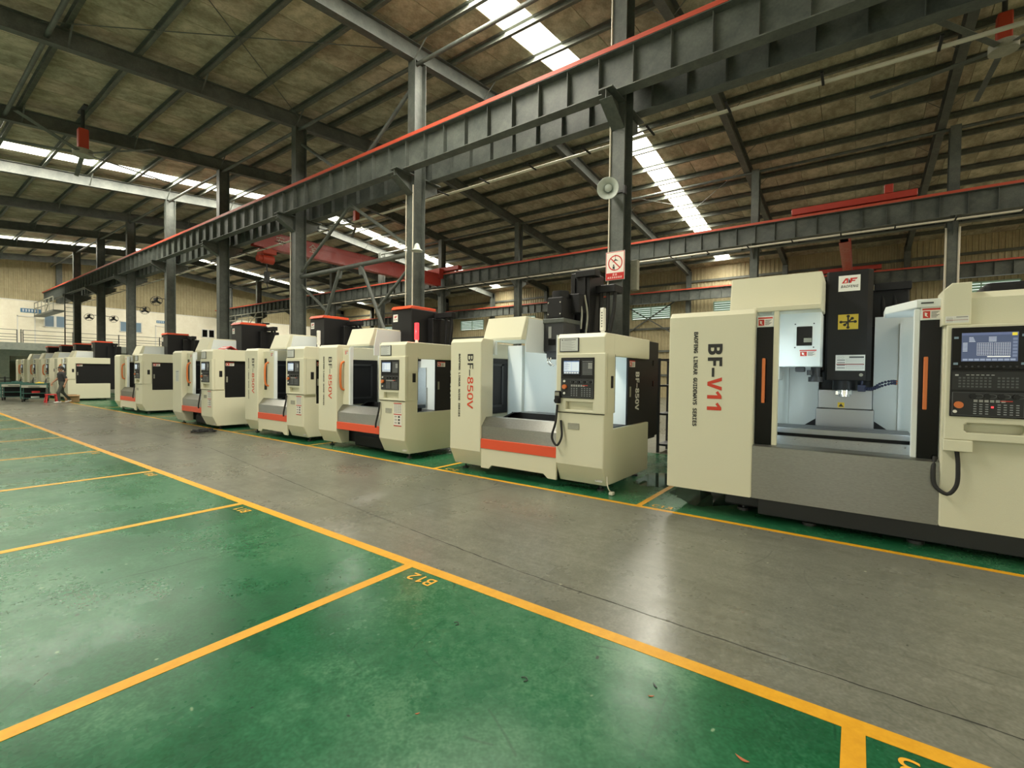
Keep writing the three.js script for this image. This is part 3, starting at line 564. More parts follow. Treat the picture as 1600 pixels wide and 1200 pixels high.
for (const [x, list] of [[-3.9, [[-0.15, 9.4]]], [-9.9, [[-0.15, 6.75], [0.12, 6.7]]], [-15.9, [[-0.15, 6.8]]], [2.1, [[-0.15, 7]]]]) for (const [dx, y1] of list)
  tag(obj('conduit_pipe', [bar([x + dx, 0.1, ZN + 0.225], [x + dx, y1, ZN + 0.225], 0.016, 8)], M.conduit), x === -3.9 ? 'pale conduit running up the column behind the prohibition sign' : x === -9.9 ? 'pale conduit running up the column with the bell lamp' : 'pale conduit running up a column of the machine row', 'conduit', x === -9.9 ? 'conduits of the bell lamp column' : 'column conduits');
for (const dx of [-0.17, 0.16]) tag(obj('conduit_pipe', bar([2.45 + dx, 0.1, ZFAR + 0.225], [2.45 + dx, 6.7, ZFAR + 0.225], 0.03, 8), M.conduit), 'pale conduit running up a second row column behind the open machine', 'conduit', 'second row conduits');

// access ladder and platforms at the ends of the runways
{
  const x = -45.62, z = ZN + 0.45, l = thing('access_ladder', 'grey steel ladder climbing a column up to the crane platform', 'ladder', [x, 0, z]);
  for (const dz of [-0.26, 0.26]) obj('stile', bx(x - 0.03, x + 0.03, 0, 6.9, z + dz - 0.03, z + dz + 0.03), M.steelPaint, l);
  for (let y = 0.3; y < 6.8; y += 0.3) obj('rung', cylZ(x, y, z - 0.24, z + 0.24, 0.018, 6), M.steelPaint, l);
  const platform = (xa, xb, z0, label) => {
    const p = thing('crane_platform', label, 'platform', [(xa + xb) / 2, 5.8, z0]);
    obj('deck', bx(xa, xb, 5.80, 5.92, z0 - 0.3, z0 + 0.32), M.steelPaint, p);
    for (const y of [6.42, 6.88]) obj('rail', bx(xa, xb, y - 0.035, y + 0.035, z0 + 0.27, z0 + 0.31), M.steelPale, p);
    const n = Math.round((xb - xa) / 1.3); for (let q = 0; q <= n; q++) { const px = xa + (xb - xa - 0.08) * q / n; obj('post', bx(px, px + 0.08, 5.92, 6.92, z0 + 0.27, z0 + 0.31), M.steelPale, p); }
    obj('brace', strut([xb - 2.4, 6.0, z0 + 0.29], [xb - 1.1, 6.85, z0 + 0.29], 0.05, 0.05), M.steelPale, p);
  };
  platform(-53.9, -47.2, ZN + 0.75, 'grey railed steel platform at the end of the near crane beam');
  platform(-49.3, -42.6, ZFAR + 0.75, 'grey railed steel platform under the crane beam of the second column row');
}
// small fans on arms of the far columns
{
  const mk = (x, y, dir, lbl) => {
    const z = ZN + dir * 0.2, f = thing('wall_fan', lbl, 'fan', [x, y, z], 'fans on the far columns'), cz = ZN + dir * 0.62;
    obj('arm', bar([x, y + 0.16, z + dir * 0.01], [x, y + 0.14, cz], 0.018, 6), M.iron, f);
    const t = new THREE.CylinderGeometry(0.06, 0.06, 0.2, 10); t.rotateZ(Math.PI / 2 - 0.5); t.translate(x + 0.02, y + 0.06, cz); obj('motor', t, M.iron, f);
    const tilt = (g) => { g.rotateZ(-0.5); g.translate(x + 0.14, y, cz); return g; };
    const ring = new THREE.TorusGeometry(0.24, 0.012, 6, 24); ring.rotateY(Math.PI / 2); const gs = [tilt(ring)];
    for (let k = 0; k < 14; k++) { const b = new THREE.CylinderGeometry(0.005, 0.005, 0.24, 4); b.translate(0, 0.12, 0); b.rotateX(k / 14 * Math.PI * 2); gs.push(tilt(b)); }
    obj('guard', gs, M.iron, f);
    for (let k = 0; k < 3; k++) { const b = new THREE.BoxGeometry(0.01, 0.19, 0.11); b.rotateY(0.4); b.translate(0.02, 0.11, 0); b.rotateX(k * 2.094); obj('blade', tilt(b), M.iron, f); }
  };
  mk(-39.9, 4.95, 1, 'dark tilted fan on the aisle side of a far column beside its twin'); mk(-39.9, 4.95, -1, 'dark tilted fan on the inner side of a far column beside its twin');
  mk(-33.9, 5.1, -1, 'single dark tilted fan on the inner side of a far column'); mk(-27.9, 5.0, 1, 'single dark tilted fan on the aisle side of a far column');
}
// large ceiling fans
function bigFan(x, y, z, turn, label) {
  const f = thing('ceiling_fan', label, 'fan', [x, y, z]);
  obj('down_rod', cylY(x, y + 0.7, raftY(z) - 0.2, z, 0.05, 10), M.iron, f);
  obj('mount_arm', strut([x - 0.4, raftY(z) - 0.2, z], [x + 0.4, raftY(z) - 0.2, z], 0.1, 0.06), M.iron, f);
  obj('motor_housing', rb(x - 0.13, x + 0.13, y + 0.12, y + 0.78, z - 0.13, z + 0.13, 0.04), M.hoistRed, f);
  obj('hub', cylY(x, y - 0.06, y + 0.12, z, 0.26, 20), M.steelPale, f);
  for (let k = 0; k < 5; k++) { const b = new THREE.BoxGeometry(2.3, 0.018, 0.12); b.rotateX(0.18); b.translate(1.35, 0.02, 0); b.rotateY(turn + k * Math.PI * 0.4); b.translate(x, y, z); obj('blade', b, M.steelPaint, f); }
}
bigFan(2.5, 9.15, ZR, 0.35, 'large ceiling fan with red motor under the ridge above the open machine');
bigFan(-21.6, 9.4, ZR, 0.1, 'large ceiling fan with red motor above the middle bay crane');
bigFan(-20, 8.45, -4.06, 0.5, 'large ceiling fan with red motor above the green floor bays');
// ---------- prints used on the machines ----------
const printCache = new Map();
function print(key, w, h, draw, o = {}) {
  if (!printCache.has(key)) printCache.set(key, new THREE.MeshStandardMaterial({ map: canvasTex(w, h, draw), roughness: o.rough ?? 0.45, transparent: !!o.alpha, ...(o.glow ? { emissive: W1, emissiveIntensity: o.glow } : {}) }));
  const m = printCache.get(key); if (o.glow && !m.emissiveMap) m.emissiveMap = m.map; return m;
}
function decalZ(name, x0, x1, y0, y1, z, mat, parent) { const p = new THREE.PlaneGeometry(x1 - x0, y1 - y0); p.translate((x0 + x1) / 2, (y0 + y1) / 2, z); const m = obj(name, p, mat, parent); fitUV(m); m.castShadow = false; return m; }
function decalX(name, z0, z1, y0, y1, x, mat, parent) { const p = new THREE.PlaneGeometry(Math.abs(z1 - z0), y1 - y0); p.rotateY(Math.PI / 2); p.translate(x, (y0 + y1) / 2, (z0 + z1) / 2); const m = obj(name, p, mat, parent); fitUV(m); m.castShadow = false; return m; }
// text running downwards, letter tops to the right
function downText(segs, font, w, h, squeeze = 1) {
  return (c, W, H) => { c.clearRect(0, 0, W, H); c.save(); c.translate(W / 2, 0); c.rotate(Math.PI / 2); c.font = font; c.textBaseline = 'middle';
    let tot = 0; for (const [t] of segs) tot += c.measureText(t).width; const k = H / tot; c.scale(k, squeeze); let x = 0; for (const [t, col] of segs) { c.fillStyle = c.strokeStyle = col; c.lineWidth = 3; c.fillText(t, x, 0); c.strokeText(t, x, 0); x += c.measureText(t).width; } c.restore(); };
}
const P850 = () => print('t850', 128, 720, downText([['BF', '#1b1a1a'], ['–', '#1b1a1a'], ['850V', '#d4401c']], '118px sans-serif'), { alpha: 1 });
const P850w = () => print('t850w', 128, 720, downText([['BF–850V', '#dadad6']], 'bold 112px sans-serif'), { alpha: 1 });
const PV11 = () => print('tv11', 160, 700, downText([['BF', '#191817'], ['–', '#191817'], ['V11', '#c8381c']], 'bold 150px sans-serif'), { alpha: 1 });
const PGUIDE = (t) => print('tg' + t, 48, 1024, downText([[t, '#161514']], 'bold 46px monospace'), { alpha: 1 });
const PLOGO = () => print('logo', 192, 160, (c, W, H) => {
  c.fillStyle = '#e8e8e2'; c.fillRect(0, 0, W, H);
  c.fillStyle = '#c5221c'; c.beginPath(); c.moveTo(28, 78); c.lineTo(62, 28); c.lineTo(84, 28); c.lineTo(84, 78); c.fill();
  c.fillStyle = '#e8e8e2'; c.beginPath(); c.moveTo(50, 70); c.lineTo(70, 42); c.lineTo(72, 70); c.fill();
  c.fillStyle = '#1d2c4c'; c.beginPath(); c.moveTo(88, 28); c.lineTo(112, 78); c.lineTo(88, 78); c.fill();
  c.fillStyle = '#c5221c'; c.beginPath(); c.moveTo(104, 28); c.lineTo(168, 28); c.lineTo(160, 42); c.lineTo(124, 42); c.lineTo(122, 50); c.lineTo(150, 50); c.lineTo(144, 62); c.lineTo(118, 62); c.lineTo(112, 78); c.lineTo(98, 78); c.fill();
  c.fillStyle = '#1a1a1a'; c.font = 'italic bold 36px sans-serif'; c.textAlign = 'center'; c.fillText('BAOFENG', W / 2, 124, W - 36);
});
const PAXES = () => print('axes', 160, 144, (c, W, H) => { c.fillStyle = '#cdb23a'; c.fillRect(0, 0, W, H); c.strokeStyle = '#17150d'; c.lineWidth = 13; for (const [a, b] of [[[24, 72], [136, 72]], [[80, 18], [80, 126]], [[54, 100], [112, 40]]]) { c.beginPath(); c.moveTo(...a); c.lineTo(...b); c.stroke(); } c.fillStyle = '#17150d'; for (const [x, y] of [[80, 18], [80, 126], [24, 72], [136, 72], [112, 40], [54, 100]]) { c.beginPath(); c.arc(x, y, 13, 0, 7); c.fill(); } });
const PPLATE = () => print('plate', 256, 144, (c, W, H) => { c.fillStyle = '#d9d9d4'; c.fillRect(0, 0, W, H); c.fillStyle = '#8a2a26'; c.fillRect(8, 82, W - 16, 8); c.fillStyle = '#44484a'; c.fillRect(120, 14, 126, 14); for (let k = 0; k < 4; k++) { c.fillRect(14, 44 + k * 24, 70, 6); c.strokeStyle = '#555'; c.strokeRect(96, 38 + k * 24, 146, 14); } c.beginPath(); c.arc(30, 22, 10, 0, 7); c.stroke(); c.beginPath(); c.arc(62, 22, 10, 0, 7); c.stroke(); });
const PWARN = () => print('warn', 192, 96, (c, W, H) => { c.fillStyle = '#e4e1da'; c.fillRect(0, 0, W, H); c.fillStyle = '#c02a1e'; c.fillRect(0, 0, W, 16); c.fillRect(8, 24, 76, 64); c.fillStyle = '#e4e1da'; c.beginPath(); c.moveTo(24, 34); c.lineTo(56, 44); c.lineTo(46, 60); c.lineTo(66, 80); c.lineTo(28, 68); c.fill(); c.fillStyle = '#4b4b4b'; for (let k = 0; k < 6; k++) c.fillRect(94, 28 + k * 10, 84 - (k % 3) * 14, 5); });
const PPAPER = () => print('paper', 192, 192, (c, W, H) => { c.fillStyle = '#c9ccc8'; c.fillRect(0, 0, W, H); c.fillStyle = '#3c3f42'; c.font = 'bold 20px sans-serif'; c.fillRect(14, 14, 16, 16); c.fillRect(40, 16, 130, 10); c.fillStyle = '#8b8f90'; for (let k = 0; k < 11; k++) c.fillRect(14, 42 + k * 13, 110 + ((k * 37) % 55), 4); });
const PTABLE = () => print('ptable', 128, 320, (c, W, H) => { c.fillStyle = '#dcd9d0'; c.fillRect(0, 0, W, H); c.fillStyle = '#b83a2c'; for (const y of [0, 150, 306]) c.fillRect(0, y, W, 14); c.fillStyle = '#5a5a5a'; for (let r = 0; r < 6; r++) for (let q = 0; q < 4; q++) c.fillRect(10 + q * 29, 24 + r * 20, 20, 8); c.fillStyle = '#2b2b2b'; for (let r = 0; r < 3; r++) { c.fillRect(72, 176 + r * 42, 30, 26); c.fillRect(14, 180 + r * 42, 40, 5); c.fillRect(14, 192 + r * 42, 40, 5); } });
const PSCREEN = () => print('screen', 320, 256, (c, W, H) => { c.fillStyle = '#9fb0c6'; c.fillRect(0, 0, W, H); c.fillStyle = '#3f5a86'; c.fillRect(0, 0, W, 16); c.fillStyle = '#c4cfdc'; c.fillRect(8, 24, 150, 176); c.fillRect(166, 24, 146, 176); c.fillStyle = '#5a6c86'; for (let k = 0; k < 9; k++) c.fillRect(16, 34 + k * 18, 50 + (k * 31) % 70, 5); c.fillStyle = '#2c3e5c'; c.fillRect(0, 214, W, 42); c.fillStyle = '#cfd6dc'; for (let k = 0; k < 6; k++) c.fillRect(8 + k * 52, 222, 44, 26); }, { glow: 0.5 });
const PSCREENBIG = () => print('screenbig', 512, 300, (c, W, H) => {
  c.fillStyle = '#45506e'; c.fillRect(0, 0, W, H); c.fillStyle = '#59648a'; c.fillRect(0, 0, W, 26); c.fillStyle = '#d8c63c'; c.fillRect(456, 6, 46, 30); c.fillStyle = '#c2cadb';
  for (let k = 0; k < 4; k++) { c.fillRect(70, 46 + k * 14, 40 + k * 6, 6); c.fillRect(250, 46 + k * 14, 70, 6); } for (let k = 0; k < 7; k++) c.fillRect(12, 104 + k * 14, 44, 6);
  c.strokeStyle = '#dfe4ee'; c.lineWidth = 2; for (let q = 0; q < 2; q++) for (let r = 0; r <= 8; r++) { const x0 = 146 + q * 156; c.beginPath(); c.moveTo(x0, 108 + r * 16); c.lineTo(x0 + 144, 108 + r * 16); c.stroke(); if (r < 9) for (let k = 0; k < 8; k++) { c.beginPath(); c.moveTo(x0 + k * 20, 108); c.lineTo(x0 + k * 20, 236); c.stroke(); } }
  c.fillStyle = '#f2f4f6'; c.fillRect(240, 246, 206, 10); c.fillStyle = '#8d99b4'; for (let k = 0; k < 9; k++) c.fillRect(14 + k * 54, 272, 46, 20); for (let k = 0; k < 6; k++) { c.fillStyle = '#6d7896'; c.fillRect(464, 60 + k * 34, 40, 24); }
}, { glow: 0.55 });
const PKEYS = () => print('keys', 320, 300, (c, W, H) => {
  c.fillStyle = '#17181a'; c.fillRect(0, 0, W, H); c.strokeStyle = '#63666a'; c.lineWidth = 3; c.strokeRect(5, 5, W - 10, H - 10);
  c.fillStyle = '#c8c8c4'; for (let k = 0; k < 6; k++) { c.fillRect(100 + k * 24, 96, 18, 9); c.fillRect(100 + k * 24, 112, 18, 9); } c.fillStyle = '#c23a2a'; c.fillRect(216, 98, 52, 12);
  c.fillStyle = '#8f9296'; for (let r = 0; r < 5; r++) for (let q = 0; q < 8; q++) { if (q === 3) continue; c.fillRect(100 + q * 26, 146 + r * 29, 14, 11); } c.strokeStyle = '#6a6d70'; for (let k = 0; k < 4; k++) { c.beginPath(); c.arc(118 + k * 58, 48, 24, 0, 7); c.stroke(); }
});
const PMDI = () => print('mdi', 200, 256, (c, W, H) => { c.fillStyle = '#17181a'; c.fillRect(0, 0, W, H); c.fillStyle = '#a9acae'; for (let q = 0; q < 9; q++) c.fillRect(14 + q * 20, 30, 13, 8); for (let r = 0; r < 8; r++) for (let q = 0; q < 7; q++) { c.fillStyle = q > 3 && r < 4 ? '#d0d2d0' : '#6f7275'; c.fillRect(16 + q * 25, 56 + r * 24, 18, 15); } });
const PTOWER = () => print('tower', 64, 256, (c, W, H) => { c.fillStyle = '#e2dfd4'; c.fillRect(0, 0, W, H); c.fillStyle = '#1c1c1c'; for (let k = 0; k < 6; k++) { c.fillRect(18, 40 + k * 34, 28, 8); c.fillRect(28, 36 + k * 34, 8, 24); } });
const PJOY = () => print('yellowtag', 48, 48, (c, W, H) => { c.fillStyle = '#d8b52c'; c.fillRect(0, 0, W, H); c.fillStyle = '#222'; c.beginPath(); c.moveTo(24, 8); c.lineTo(42, 40); c.lineTo(6, 40); c.fill(); });

function postLamp(parent, x, y0, y1, z, power, aim) {  // an upright work lamp inside the door post, aimed at "aim"
  obj('work_lamp', rb(x - 0.03, x + 0.03, y0, y1, z - 0.012, z + 0.03, 0.01, 1), M.steelPale, parent);
  obj('lamp_tube', cylY(x, y0 + 0.03, y1 - 0.03, z - 0.018, 0.014, 10), M.tubeGlow, parent);
  const d = V(aim[0] - x, 0, aim[2] - z).normalize();
  areaLight(0.06, y1 - y0, lin(0.74, 0.93, 1.0), power, [x + d.x * 0.05, (y0 + y1) / 2, z - 0.02 + d.z * 0.05], [aim[0], (y0 + y1) / 2, aim[2]]);
}
// ---------- the 850 machining centres ----------
function control(parent, x0, x1, y0, y1, z) {        // black operating panel: screen above, keys below, z is its front plane
  const p = obj('control_panel', rb(x0, x1, y0, y1, z - 0.03, z, 0.008, 1), M.blackMatte, parent), h = y1 - y0, w = x1 - x0;
  obj('screen_bezel', rb(x0 + 0.07 * w, x0 + 0.60 * w, y0 + 0.56 * h, y0 + 0.95 * h, z, z + 0.008, 0.004, 1), M.black, p);
  decalZ('screen', x0 + 0.10 * w, x0 + 0.57 * w, y0 + 0.60 * h, y0 + 0.92 * h, z + 0.0095, PSCREEN(), p);
  decalZ('key_field', x0 + 0.64 * w, x0 + 0.97 * w, y0 + 0.56 * h, y0 + 0.95 * h, z + 0.0015, PMDI(), p);
  decalZ('button_field', x0 + 0.02 * w, x0 + 0.98 * w, y0 + 0.02 * h, y0 + 0.48 * h, z + 0.0015, PKEYS(), p);
  for (let k = 0; k < 4; k++) obj('knob', cylZ(x0 + (0.37 + 0.175 * k) * w, y0 + 0.405 * h, z, z + 0.018, 0.021, 12), M.blackMetal, p);
  obj('stop_button', cylZ(x0 + 0.14 * w, y0 + 0.28 * h, z, z + 0.035, 0.032, 16), M.orange, p);
  for (const yy of [0.12, 0.42]) obj('push_button', cylZ(x0 + 0.12 * w, y0 + yy * h, z, z + 0.012, 0.017, 12), M.frameWhite, p);
}
function machine850(o) {
  const { x, z = -5.85, label } = o, w = o.w ?? 2.85, m = thing('machining_centre', label, 'machine', [x + w / 2, 0, z - 1.1]);
  const X = (l) => x + l, Z = (d) => z + d, R = w;    // R: right edge, local
  const cb = R - 0.75;                               // left edge of the operator cabinet
  // front pillar with the lettering
  const prof = (d) => [[Z(0), 0.36], [Z(0), 2.15], [Z(-0.05), 2.21], [Z(d), 2.21], [Z(d), 0.10], [Z(-0.13), 0.10]];
  const lp = obj('front_pillar', prismX(prof(-0.32), X(0), X(0.68), 0.018), M.cream, m);
  if (o.text !== false) { decalZ('model_lettering', X(0.36), X(0.54), 1.05, 1.97, Z(0.003), P850(), lp); decalZ('series_lettering', X(0.185), X(0.235), 0.9, 1.96, Z(0.003), PGUIDE('BAOFENG LINEAR GUIDE SERIES'), lp); }
  if (o.sketch) decalZ('drawing', X(0.25), X(0.5), 1.28, 1.62, Z(0.003), PPAPER(), lp);
  // operator cabinet
  const cab = obj('operator_cabinet', prismX([[Z(0), 0.36], [Z(0), 1.11], [Z(-0.06), 1.11], [Z(-0.06), 1.92], [Z(0), 1.92], [Z(0), 2.15], [Z(-0.05), 2.21], [Z(-0.32), 2.21], [Z(-0.32), 0.10], [Z(-0.13), 0.10]], X(cb), X(R), 0.018), M.cream, m);
  { const ra = X(cb + 0.17), rc = X(R - 0.16), hole = [[ra, 1.14], [ra, 1.25], [rc, 1.25], [rc, 1.14]];
    obj('control_pod', [prismZ([[X(cb + 0.012), 1.10], [X(R + 0.022), 1.10], [X(R + 0.022), 1.93], [X(cb + 0.012), 1.93]], Z(-0.05), Z(0.022), 0.012, [hole]), bx(X(cb + 0.02), X(R + 0.021), 1.105, 1.925, Z(-0.30), Z(-0.05))], M.cream, m); }
  obj('pod_seam', bx(X(R + 0.0215), X(R + 0.0235), 1.11, 1.92, Z(-0.298), Z(-0.290)), M.crack, m);
  obj('pod_latch', rb(X(R + 0.014), X(R + 0.026), 1.45, 1.62, Z(-0.24), Z(-0.16), 0.006, 1), M.blackMatte, m);
  control(m, X(cb + 0.09), X(R - 0.14), 1.30, 1.87, Z(0.034));
  obj('air_plate', rb(X(cb + 0.2), X(cb + 0.38), 0.86, 0.95, Z(0), Z(0.008), 0.003, 1), M.steelPale, m);
  const pp = obj('drawing_holder', rb(X(cb + 0.05), X(cb + 0.36), 1.95, 2.15, Z(0.0), Z(0.012), 0.004, 1), M.iron, m); decalZ('drawing', X(cb + 0.065), X(cb + 0.345), 1.965, 2.14, Z(0.0135), PPAPER(), pp);
  if (o.chart) { decalZ('chart', X(cb + 0.44), X(cb + 0.66), 0.62, 1.06, Z(0.0032), PTABLE(), cab); }
  decalZ('maker_tag', X(R - 0.16), X(R - 0.05), 0.15, 0.21, Z(-0.09), PPLATE(), cab);
  // right side: bands around the side opening
  obj('side_panel', rb(X(R - 0.06), X(R), 0.10, 0.875, Z(-1.68), Z(-0.30), 0.012), M.cream, m);
  obj('side_header', rb(X(R - 0.06), X(R), 1.895, 2.21, Z(-1.68), Z(-0.30), 0.012), M.cream, m);
  obj('top_cover', [rb(X(cb), X(R - 0.02), 2.12, 2.205, Z(-1.68), Z(-0.30), 0.012)], M.cream, m);
  const sd = obj('side_door', rb(X(R - 0.10), X(R - 0.066), 0.6, 2.205, Z(-2.3), Z(o.sideOpen ?? -0.97), 0.008, 1), M.blackMetal, m);
  if (o.text !== false) decalX('model_lettering', Z(-1.22), Z(-1.46), 1.08, 1.70, X(R - 0.0635), P850w(), sd);
  obj('door_lock', rb(X(R - 0.066), X(R - 0.05), 1.3, 1.46, Z((o.sideOpen ?? -0.97) - 0.09), Z((o.sideOpen ?? -0.97) - 0.05), 0.004, 1), M.steelPale, sd);
  decalX('warning_tag', Z((o.sideOpen ?? -0.97) - 0.04), Z((o.sideOpen ?? -0.97) - 0.26), 1.76, 1.86, X(R - 0.0632), PWARN(), sd);
  obj('rear_cabinet', [rb(X(R - 0.75), X(R - 0.105), 0.55, 2.2, Z(-2.3), Z(-1.7), 0.015)], M.plum, m);
  for (const [yy, dz] of [[1.8, -2.02], [1.45, -2.02]]) obj('cabinet_latch', bx(X(R - 0.066), X(R - 0.058), yy, yy + 0.09, Z(dz - 0.03), Z(dz)), M.black, m);
  // left side wall with its smoked door, liner
  obj('side_panel', rb(X(0), X(0.06), 0.10, 2.21, Z(-1.68), Z(-0.30), 0.012), M.cream, m);
  const ld = obj('side_door', [rb(X(0.06), X(0.085), 0.88, 1.92, Z(-1.52), Z(-0.34), 0.006, 1)], M.blackMetal, m);
  obj('window_frame', [bx(X(0.085), X(0.10), 1.0, 1.82, Z(-1.36), Z(-1.32)), bx(X(0.085), X(0.10), 1.0, 1.82, Z(-0.62), Z(-0.58)), bx(X(0.085), X(0.10), 1.0, 1.04, Z(-1.36), Z(-0.58)), bx(X(0.085), X(0.10), 1.78, 1.82, Z(-1.36), Z(-0.58))], M.iron, ld);
  if (o.outerWindow) obj('side_window', rb(X(-0.006), X(0.004), 0.9, 1.9, Z(-1.3), Z(-0.5), 0.003, 1), M.black, m);
  obj('liner', [bx(X(0.06), X(R - 0.11), 0.8, 2.18, Z(-1.68), Z(-1.64)), bx(X(0.06), X(0.4), 0.8, 2.18, Z(-1.66), Z(-1.55)), bx(X(cb - 0.02), X(cb), 0.8, 2.2, Z(-0.9), Z(-0.02))], M.white, m);
  obj('lip', [bx(X(0.06), X(0.68), 1.95, 2.18, Z(-0.42), Z(-0.36))], M.white, m);
  // apron: lower panel with a raised middle, red band, stainless tray
  if (o.openApron) obj('coolant_tank', rb(X(0.9), X(2.0), 0.06, 0.30, Z(-1.2), Z(-0.3), 0.03), M.blackMatte, m);
  else obj('apron', prismZ([[X(0.68), 0.10], [X(0.84), 0.10], [X(0.90), 0.16], [X(cb - 0.22), 0.16], [X(cb - 0.14), 0.10], [X(cb), 0.10], [X(cb), 0.43], [X(0.68), 0.43]], Z(-0.06), Z(-0.02), 0.006), M.cream, m);
  obj('red_band', rb(X(0.68), X(cb), 0.42, 0.575, Z(-0.06), Z(-0.008), 0.006, 1), M.red, m);
  obj('chip_tray', prismX([[Z(-0.03), 0.57], [Z(-0.03), 0.78], [Z(-0.14), 0.92], [Z(-0.30), 0.92], [Z(-0.30), 0.90], [Z(-0.15), 0.90], [Z(-0.05), 0.77], [Z(-0.05), 0.57]], X(0.68), X(cb)), M.stainless, m);
  obj('bed', [rb(X(0.35), X(R - 0.4), 0.10, 0.80, Z(-1.62), Z(-0.4), 0.03), bx(X(0.62), X(1.9), 0.8, 0.86, Z(-1.3), Z(-0.6))], M.iron, m);
  const tb = obj('work_table', rb(X(0.72), X(2.02), 0.87, 0.95, Z(-1.30), Z(-0.82), 0.006, 1), M.table, m);
  for (let k = 0; k < 3; k++) obj('t_slot', bx(X(0.73), X(2.01), 0.9495, 0.9515, Z(-1.2 + k * 0.13), Z(-1.18 + k * 0.13)), M.iron, tb);
  obj('table_guard', [bx(X(0.72), X(2.02), 0.86, 0.965, Z(-0.82), Z(-0.80)), prismZ([[X(0.62), 0.86], [X(0.86), 0.97], [X(0.9), 0.97], [X(0.70), 0.86]], Z(-0.84), Z(-0.60))], M.blackMatte, m);
  obj('way_cover', [bx(X(1.15), X(1.72), 0.85, 1.30, Z(-1.645), Z(-1.60)), bx(X(1.18), X(1.69), 1.30, 1.75, Z(-1.645), Z(-1.615))], M.stainless, m);
  // top: tool magazine cover
  obj('magazine_cover', prismX([[Z(-0.50), 2.20], [Z(-0.50), 2.24], [Z(-0.64), 2.60], [Z(-1.35), 2.60], [Z(-1.35), 2.20]], X(0.30), X(1.12), 0.015), M.cream, m);
  obj('cover_end', prismX([[Z(-0.62), 2.20], [Z(-0.70), 2.57], [Z(-1.6), 2.57], [Z(-1.6), 2.0], [Z(-0.62), 2.0]], X(1.11), X(1.135)), M.white, m);
  // column, head
  const hx = 1.14;
  obj('column', [rb(X(o.cover ? 1.10 : 1.27), X(1.66), 0.6, o.cover ? 2.9 : 3.5, Z(-2.45), Z(-1.85), 0.02)], M.blackMetal, m);
  if (!o.cover) {
    obj('column_rib', [bx(X(1.34), X(1.38), 2.2, 3.4, Z(-1.85), Z(-1.81)), bx(X(1.55), X(1.59), 2.2, 3.4, Z(-1.85), Z(-1.81))], M.blackMetal, m);
    const hd = obj('spindle_head', [rb(X(hx), X(hx + 0.40), 2.02, 2.54, Z(-1.75), Z(-1.15), 0.02), rb(X(hx + 0.03), X(hx + 0.37), 1.90, 2.05, Z(-1.6), Z(-1.18), 0.03)], M.iron, m);
    obj('head_cap', rb(X(hx - 0.015), X(hx + 0.415), 2.52, 2.60, Z(-1.75), Z(-1.13), 0.015), M.steelPaint, hd);
    obj('window', bx(X(hx + 0.1), X(hx + 0.16), 2.26, 2.46, Z(-1.15), Z(-1.142)), M.steelBright, hd); obj('port', bx(X(hx + 0.1), X(hx + 0.24), 2.14, 2.24, Z(-1.15), Z(-1.142)), M.black, hd);
    obj('spindle_motor', [rb(X(hx + 0.02), X(hx + 0.34), 2.60, 2.98, Z(-1.62), Z(-1.2), 0.03), cylY(X(hx + 0.18), 2.98, 3.10, Z(-1.41), 0.15, 20), rb(X(hx + 0.22), X(hx + 0.5), 2.72, 3.06, Z(-1.75), Z(-1.5), 0.02)], M.blackMatte, m);
    for (const [dx, dy] of [[0.06, 2.68], [0.3, 2.68], [0.06, 2.88], [0.3, 2.88]]) obj('bolt', cylZ(X(hx + dx), dy, Z(-1.2), Z(-1.188), 0.014, 8), M.steelBright, m);
    obj('spindle_nose', [cylY(X(hx + 0.2), 1.80, 1.92, Z(-1.38), 0.075, 20), cylY(X(hx + 0.2), 1.74, 1.80, Z(-1.38), 0.05, 16)], M.chrome, m);
    for (const dx of [0.08, 0.13]) obj('coolant_pipe', tube([[X(hx + dx), 1.95, Z(-1.2)], [X(hx + dx), 1.85, Z(-1.16)], [X(hx + dx + 0.05), 1.78, Z(-1.2)]], 0.012, 10, 6), M.chrome, m);
    obj('cable_loop', [tube([[X(1.72), 3.2, Z(-2.2)], [X(1.74), 2.9, Z(-2.15)], [X(1.76), 2.2, Z(-2.1)]], 0.035, 12), tube([[X(1.86), 3.2, Z(-2.2)], [X(1.88), 2.9, Z(-2.15)], [X(1.86), 2.2, Z(-2.1)]], 0.035, 12), tube([[X(2.0), 3.2, Z(-2.2)], [X(2.0), 2.8, Z(-2.15)], [X(1.9), 2.2, Z(-2.1)]], 0.035, 12)], M.rubber, m);
    obj('column_bracket', [rb(X(1.40), X(1.80), 3.40, 3.52, Z(-2.0), Z(-1.78), 0.015), rb(X(1.60), X(2.04), 3.14, 3.28, Z(-2.45), Z(-2.1), 0.015)], M.blackMetal, m);
    obj('hanging_hoses', [tube([[X(hx + 0.44), 3.0, Z(-1.6)], [X(hx + 0.5), 2.75, Z(-1.6)], [X(hx + 0.46), 2.45, Z(-1.65)]], 0.018, 12, 6), tube([[X(hx + 0.5), 3.05, Z(-1.7)], [X(hx + 0.56), 2.7, Z(-1.7)], [X(hx + 0.5), 2.3, Z(-1.75)]], 0.018, 12, 6)], M.steelPale, m);
  } else {
    const hb = obj('head_cover', [rb(X(0.82), X(1.50), 1.9, 3.08, Z(-2.15), Z(-1.35), 0.02)], M.blackMetal, m);
    obj('cover_cap', prismX([[Z(-1.30), 3.08], [Z(-1.36), 3.15], [Z(-2.12), 3.15], [Z(-2.12), 3.08]], X(0.84), X(1.48), 0.01), M.red, hb);
    decalZ('maker_badge', X(0.87), X(1.03), 2.80, 2.97, Z(-1.3475), PLOGO(), hb); decalZ('axis_tag', X(0.87), X(1.02), 2.42, 2.58, Z(-1.3475), PAXES(), hb);
